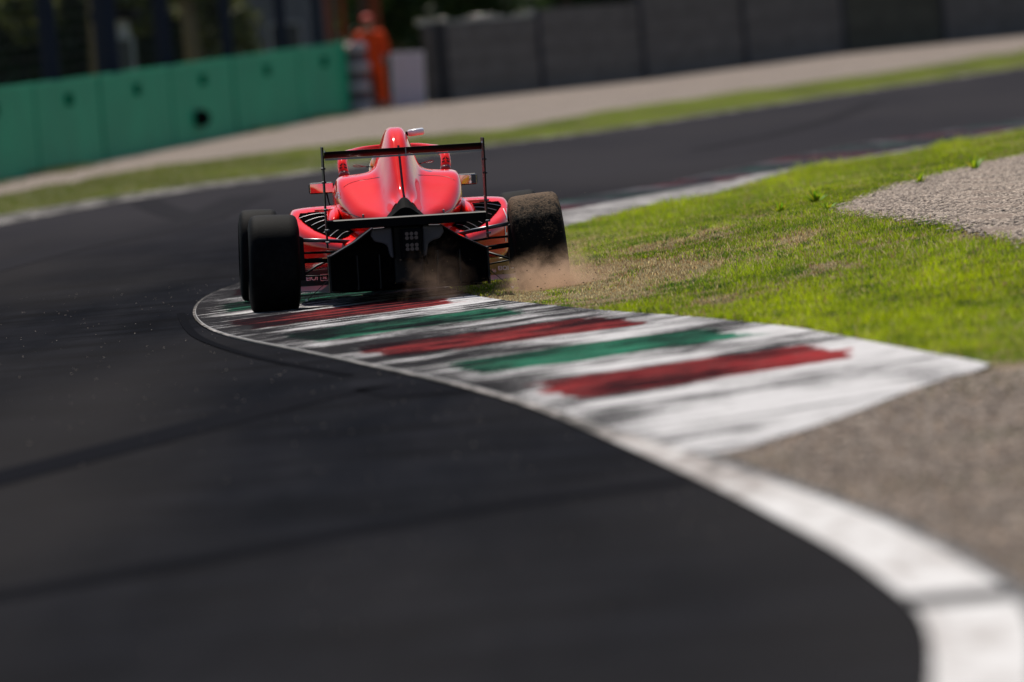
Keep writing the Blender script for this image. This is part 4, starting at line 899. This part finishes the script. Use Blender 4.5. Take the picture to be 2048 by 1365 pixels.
# pale board leaning at the wall
b0 = wb(822); bd = MB(); bd.box((0, 0, .52), (.62, .06, 1.04), Matrix.Rotation(R(2), 3, 'Y')); bo = bd.build('board', prin('pale_board', (.52, .47, .54), .6), None, bevel=.01); bo.location = (b0.x, b0.y-.9, b0.z-.02)
tag(bo, 'pale lilac board standing beside the marshal', 'board')
for q_ in (.30, -.30): fr_ = MB(); fr_.box((q_, -.04, .52), (.03, .03, 1.04), Matrix.Rotation(R(2), 3, 'Y')); fr_.build('board_edge', WHITE, bo)
# marshal in orange overalls
m0 = wb(752) + Vector((0, -1.3, 0)); mp_ = empty('person', m0); mp_.scale = (1.12, 1.1, 1.0); tag(mp_, 'marshal in orange overalls standing at the end of the green barrier', 'person')
SKIN = prin('skin', (.38, .22, .15), .6); OV = m_weather('orange_overalls', (.90, .085, .015), (.50, .035, .010), (5, 5, 5), .8, .5)
J = [((0, 0, .93), .15, .11), ((0, .0, 1.12), .15, .105), ((0, 0, 1.36), .17, .11), ((0, -.01, 1.50), .055), ((-.01, -.03, 1.58), .07, .08), ((-.01, -.04, 1.68), .085, .10), ((-.01, -.035, 1.745), .06, .07),
     ((-.19, 0, 1.42), .06), ((-.30, -.10, 1.20), .048), ((-.36, -.30, 1.22), .036), ((-.38, -.37, 1.23), .03, .045),
     ((.20, 0, 1.42), .06), ((.27, .02, 1.14), .048), ((.22, -.14, .95), .036), ((.20, -.20, .90), .03, .045),
     ((-.10, 0, .86), .10), ((-.14, -.02, .50), .07), ((-.15, .02, .12), .05), ((-.16, -.10, .05), .045, .04), ((-.16, -.18, .04), .04, .03),
     ((.10, 0, .86), .10), ((.13, .0, .50), .07), ((.14, .05, .12), .05), ((.15, -.06, .05), .045, .04), ((.15, -.14, .04), .04, .03)]
EG = [(0, 1), (1, 2), (2, 3), (3, 4), (4, 5), (5, 6), (2, 7), (7, 8), (8, 9), (9, 10), (2, 11), (11, 12), (12, 13), (13, 14), (0, 15), (15, 16), (16, 17), (17, 18), (18, 19), (0, 20), (20, 21), (21, 22), (22, 23), (23, 24)]
for hb, (dx, dy) in ((10, (-.25, -1)), (14, (-.2, -.8))):
    h0 = Vector(J[hb][0])
    for q, ln_ in ((-.03, .075), (-.01, .085), (.01, .08), (.03, .065)):
        a = len(J); J += [((h0.x+q, h0.y-.04, h0.z+.005), .011), ((h0.x+q+dx*.02, h0.y-.04-ln_*.5, h0.z+.002), .009), ((h0.x+q+dx*.03, h0.y-.04-ln_, h0.z-.02), .008)]; EG += [(hb, a), (a, a+1), (a+1, a+2)]
    a = len(J); J += [((h0.x+.045, h0.y-.01, h0.z), .012), ((h0.x+.06, h0.y-.05, h0.z-.01), .010)]; EG += [(hb, a), (a, a+1)]
skinbody('body', J, EG, SKIN, mp_, 1)
OJ = [((0, 0, .93), .175, .13), ((0, .0, 1.12), .175, .13), ((0, 0, 1.37), .195, .13), ((0, -.005, 1.47), .09), ((-.19, 0, 1.42), .082), ((-.30, -.10, 1.20), .068), ((-.355, -.28, 1.22), .054), ((.20, 0, 1.42), .082), ((.27, .02, 1.14), .068), ((.225, -.12, .97), .054),
      ((-.10, 0, .86), .125), ((-.14, -.02, .50), .097), ((-.15, .02, .12), .08), ((.10, 0, .86), .125), ((.13, 0, .50), .097), ((.14, .05, .12), .08)]
skinbody('overalls', OJ, [(0, 1), (1, 2), (2, 3), (2, 4), (4, 5), (5, 6), (2, 7), (7, 8), (8, 9), (0, 10), (10, 11), (11, 12), (0, 13), (13, 14), (14, 15)], OV, mp_, 1)
hb_ = bpy.data.meshes.new('cap'); bm = bmesh.new(); bmesh.ops.create_uvsphere(bm, u_segments=20, v_segments=12, radius=1)
for q in bm.verts: q.co = Vector((q.co.x*.108-.01, q.co.y*.125-.03, max(q.co.z, -.05)*.11+1.69))
bm.to_mesh(hb_); bm.free(); link('cap', hb_, prin('red_cap', (.55, .04, .02), .7), mp_, True)
fc = MB(); fc.tube([(-.01, -.125, 1.655), (-.01, -.152, 1.64)], [.014, .011], 8)
fc.build('nose', SKIN, mp_, True)
ey = MB()
for s in (-1, 1): ey.tube([(-.01+s*.033, -.118, 1.672), (-.01+s*.033, -.127, 1.672)], .011, 10)
ey.build('eyes', DARK, mp_)
# rusty posts of the marshal opening
for i, (px_, w_) in enumerate(((672, .16), (700, .10), (742, .14), (765, .20))):
    p = wb(px_) + Vector((0, 1.2, 0)); o = MB(); o.box((0, 0, 1.75), (w_, .14, 3.6)); o.box((0, 0, .12), (w_*1.8, .3, .24)); oo = o.build('gate_post', m_weather('rusty_steel', (.22, .06, .03), (.10, .035, .02)) if i < 2 or i == 3 else prin('brown_steel', (.06, .03, .025), .8), None, bevel=.01); oo.location = p
    tag(oo, ['wide rusty post standing left of the opening beside the fence', 'thin rusty post between two wider ones at the opening', 'brown steel post directly behind the marshal', 'widest rusty post at the right of the marshal opening'][i], 'post', 'posts at the marshal opening')
# catch fence behind the green barrier
cf = empty('catch_fence', wb(300)+Vector((0, 2, 0))); tag(cf, 'tall debris fence with blue grey posts behind the green barrier', 'fence')
mesh_ = MB(); fx = [(-430, .12), (-160, .12), (108, .22), (225, .30), (338, .22), (465, .16), (575, .16), (648, .14)]
bluep = prin('blue_grey_post', (.02, .025, .042), .8, spec=.05)
for px_, w_ in fx:
    p = wb(px_)+Vector((0, 2, 0)) - cf.location; o = MB(); o.box((p.x, p.y, p.z+1.9), (w_*1.2, .14, 3.9)); o.build('fence_post', bluep, cf, bevel=.01)
for i in range(len(fx)-1):
    A = wb(fx[i][0])+Vector((0, 2, 0))-cf.location; B = wb(fx[i+1][0])+Vector((0, 2, 0))-cf.location; ln_ = (B-A).length
    nv_ = min(120, int(ln_/.2)); 
    for k in range(nv_): c = A.lerp(B, (k+.5)/nv_); mesh_.box((c.x, c.y, c.z+1.9), (.005, .005, 3.8))
    for z in np.arange(.1, 3.8, .2): mesh_.tube([(A.x, A.y, A.z+z), (B.x, B.y, B.z+z)], .003, 4)
mesh_.build('wire_mesh', prin('dark_wire', (.03, .03, .035), .8, spec=.05), cf)
# buildings glimpsed through the fence
def building(name, px0, px1, dback, h, mat, label, mroof):
    A = wb(px0)+Vector((0, dback, 0)); B = wb(px1)+Vector((0, dback, 0)); A.y = B.y = max(A.y, B.y); B.z = A.z = min(A.z, B.z)-.1; c = (A+B)/2; e = empty(name, c); tag(e, label, 'building')
    o = MB(); o.box((0, 1.5, h/2), ((B.x-A.x), 3, h)); w = o.build('wall', mat, e, bevel=.02); r_ = MB(); r_.box((0, 1.5, h+.08), ((B.x-A.x)+.4, 3.4, .16)); r_.build('roof', mroof, e)
    n_ = max(1, int((B.x-A.x)/1.4))
    for k in range(n_):
        x = -(B.x-A.x)/2+(k+.5)*(B.x-A.x)/n_; d_ = MB(); d_.box((x, -.012, 1.5), (.55, .03, 1.0)); f_ = d_.build('window', prin('window_glass', (.03, .035, .045), .2), e); g_ = MB()
        for (a, b, c2, d3) in ((0, .53, .65, .06), (0, -.53, .65, .06), (-.30, 0, .06, 1.0), (.30, 0, .06, 1.0)): g_.box((x+a, -.03, 1.5+b), (c2, .05, d3))
        g_.build('frame', prin('frame_paint', (.3, .3, .32), .6), f_)
    return e
building('shed', 148, 214, 14, 2.35, m_weather('pale_render', (.5, .47, .47), (.35, .33, .33)), 'small pale shed glimpsed through the debris fence on the left', DARK)
building('garage', 425, 668, 9, 6.0, m_weather('grey_cladding', (.17, .175, .20), (.10, .105, .125), (1.5, 1, .1)), 'grey clad garage behind the fence left of the marshal', DARK)
# trees and the hedge behind everything
def leaves(name, n, cfun, s, cols, parent):
    P = cfun(n); a = rng.normal(0, 1, (n, 3)); a /= np.linalg.norm(a, axis=1)[:, None]; b = np.cross(a, rng.normal(0, 1, (n, 3))); b /= np.linalg.norm(b, axis=1)[:, None]; q = (s*(.6+.8*rng.random(n)))[:, None]
    V = np.stack([P-a*q, P+b*q*.55, P+a*q, P-b*q*.55], 1); me = bpy.data.meshes.new(name); me.vertices.add(n*4); me.vertices.foreach_set('co', V.ravel().astype(np.float32)); me.loops.add(n*4); me.loops.foreach_set('vertex_index', np.arange(n*4, dtype=np.int32)); me.polygons.add(n)
    me.polygons.foreach_set('loop_start', (np.arange(n)*4).astype(np.int32)); me.polygons.foreach_set('loop_total', np.full(n, 4, np.int32)); me.update(calc_edges=True)
    ca = me.color_attributes.new('Col', 'FLOAT_COLOR', 'POINT'); C4 = np.ones((n, 4, 4), np.float32); t = rng.random((n, 1)); C4[:, :, :3] = (np.array(cols[0])*(1-t)+np.array(cols[1])*t)[:, None, :]; ca.data.foreach_set('color', C4.ravel())
    return link(name, me, LEAFM, parent)
BARK = m_weather('bark', (.12, .085, .06), (.05, .04, .03), (6, 6, 1)); BARKL = m_weather('pale_bark', (.22, .17, .11), (.2, .15, .1), (6, 6, 1))
def tree(x, y, z, h, r, low, cols, label, pale=False, n=3800):
    e = empty('tree', (x, y, z)); tag(e, label, 'tree', 'trees behind the fence and wall'); o = MB(); lean_ = rnd.uniform(-.3, .3)
    o.tube([(0, 0, 0), (lean_*.3, 0, h*.3), (lean_, .1, h*.6), (lean_*1.3, .1, h*.85)], [.19, .15, .10, .04], 10)
    for k in range(7):
        a = rnd.random()*6.28; z0 = h*(.3+.06*k); o.tube([(lean_*.6, .05, z0), (math.cos(a)*r*.4, math.sin(a)*r*.4, z0+h*.1), (math.cos(a)*r*.8, math.sin(a)*r*.8, z0+h*.22)], [.07, .045, .015], 6)
    o.build('trunk', BARKL if pale else BARK, e, True)
    cl = [(rnd.gauss(0, r*.5), rnd.gauss(0, r*.4), low+(h-low)*rnd.random()**.8, r*rnd.uniform(.3, .55)) for _ in range(16)]
    def cf_(n_):
        k = rng.integers(0, len(cl), n_); C_ = np.array(cl)[k]; d = rng.normal(0, 1, (n_, 3)); d /= np.linalg.norm(d, axis=1)[:, None]; return C_[:, :3] + d*(C_[:, 3:4]*rng.random((n_, 1))**.4)
    leaves('crown', n, cf_, .17, cols, e)
pine = ((.018, .035, .014), (.045, .075, .02)); olive = ((.06, .08, .025), (.12, .13, .04))
tlist = [(-10.2, 186, 'dark broad tree at the far left edge behind the fence', 0, 1.9), (-7.0, 205, 'slim tree showing between the fence posts left of the shed', 1, 1.5), (-5.4, 212, 'olive tree in the gap just right of the pale shed', 1, 1.6), (-4.6, 232, 'pale barked tree left of the grey garage', 1, 1.4),
         (-1.9, 240, 'dark evergreen rising above the marshal', 0, 2.2), (-.3, 246, 'dark evergreen over the left end of the grey wall', 0, 2.4), (1.8, 255, 'dark evergreen over the wire coil on the grey wall', 0, 2.4), (4.6, 262, 'evergreen standing behind the middle of the grey wall', 0, 2.6), (8, 272, 'evergreen standing behind the olive stained wall panel', 0, 2.8), (12, 285, 'evergreen behind the right end of the grey wall', 0, 2.8)]
for (x, y, lb, k, r_) in tlist: tree(x, y, .1, 7.5+rnd.random()*2, r_, .9 if k == 0 else 1.6, olive if k else pine, lb, bool(k))
def hedge(name, A, B, h, label, cols, n):
    A, B = Vector(A), Vector(B); e = empty(name, (A+B)/2); tag(e, label, 'hedge'); d = B-A; nrm = Vector((-d.y, d.x, 0)).normalized(); o = MB(); a, b = A-e.location, B-e.location
    nn2 = 40
    v = []; f = []
    for i in range(nn2+1):
        t = i/nn2; c = a.lerp(b, t); hh_ = h*(.9+.12*math.sin(i*1.7)+.08*math.sin(i*.6)); w_ = 1.2+.25*math.sin(i*2.3)
        for q, z in ((-1, -.2), (-1, hh_*.9), (-.4, hh_), (.4, hh_), (1, hh_*.9), (1, -.2)): p = c+nrm*(q*w_); v.append((p.x, p.y, z))
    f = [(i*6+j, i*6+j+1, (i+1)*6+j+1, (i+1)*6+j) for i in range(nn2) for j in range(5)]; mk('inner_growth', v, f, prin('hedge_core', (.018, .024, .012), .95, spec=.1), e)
    def cf_(n_):
        t = rng.random((n_, 1)); q = rng.choice([-1, 1], n_)[:, None]*(1.15+.45*rng.random((n_, 1))); zz = rng.random((n_, 1))*h*1.06; c = np.array(a)*(1-t)+np.array(b)*t + np.array(nrm)*q; c[:, 2:3] = zz; return c
    leaves('foliage', n, cf_, .2, cols, e)
hedge('hedge', (-34, 195, 0), (-2.5, 262, 0), 8.5, 'tall dark hedge behind the debris fence and buildings on the left', pine, 26000)
hedge('hedge', (-6, 268, 0), (40, 330, 0), 8.5, 'tall dark hedge behind the grey concrete wall', pine, 26000)
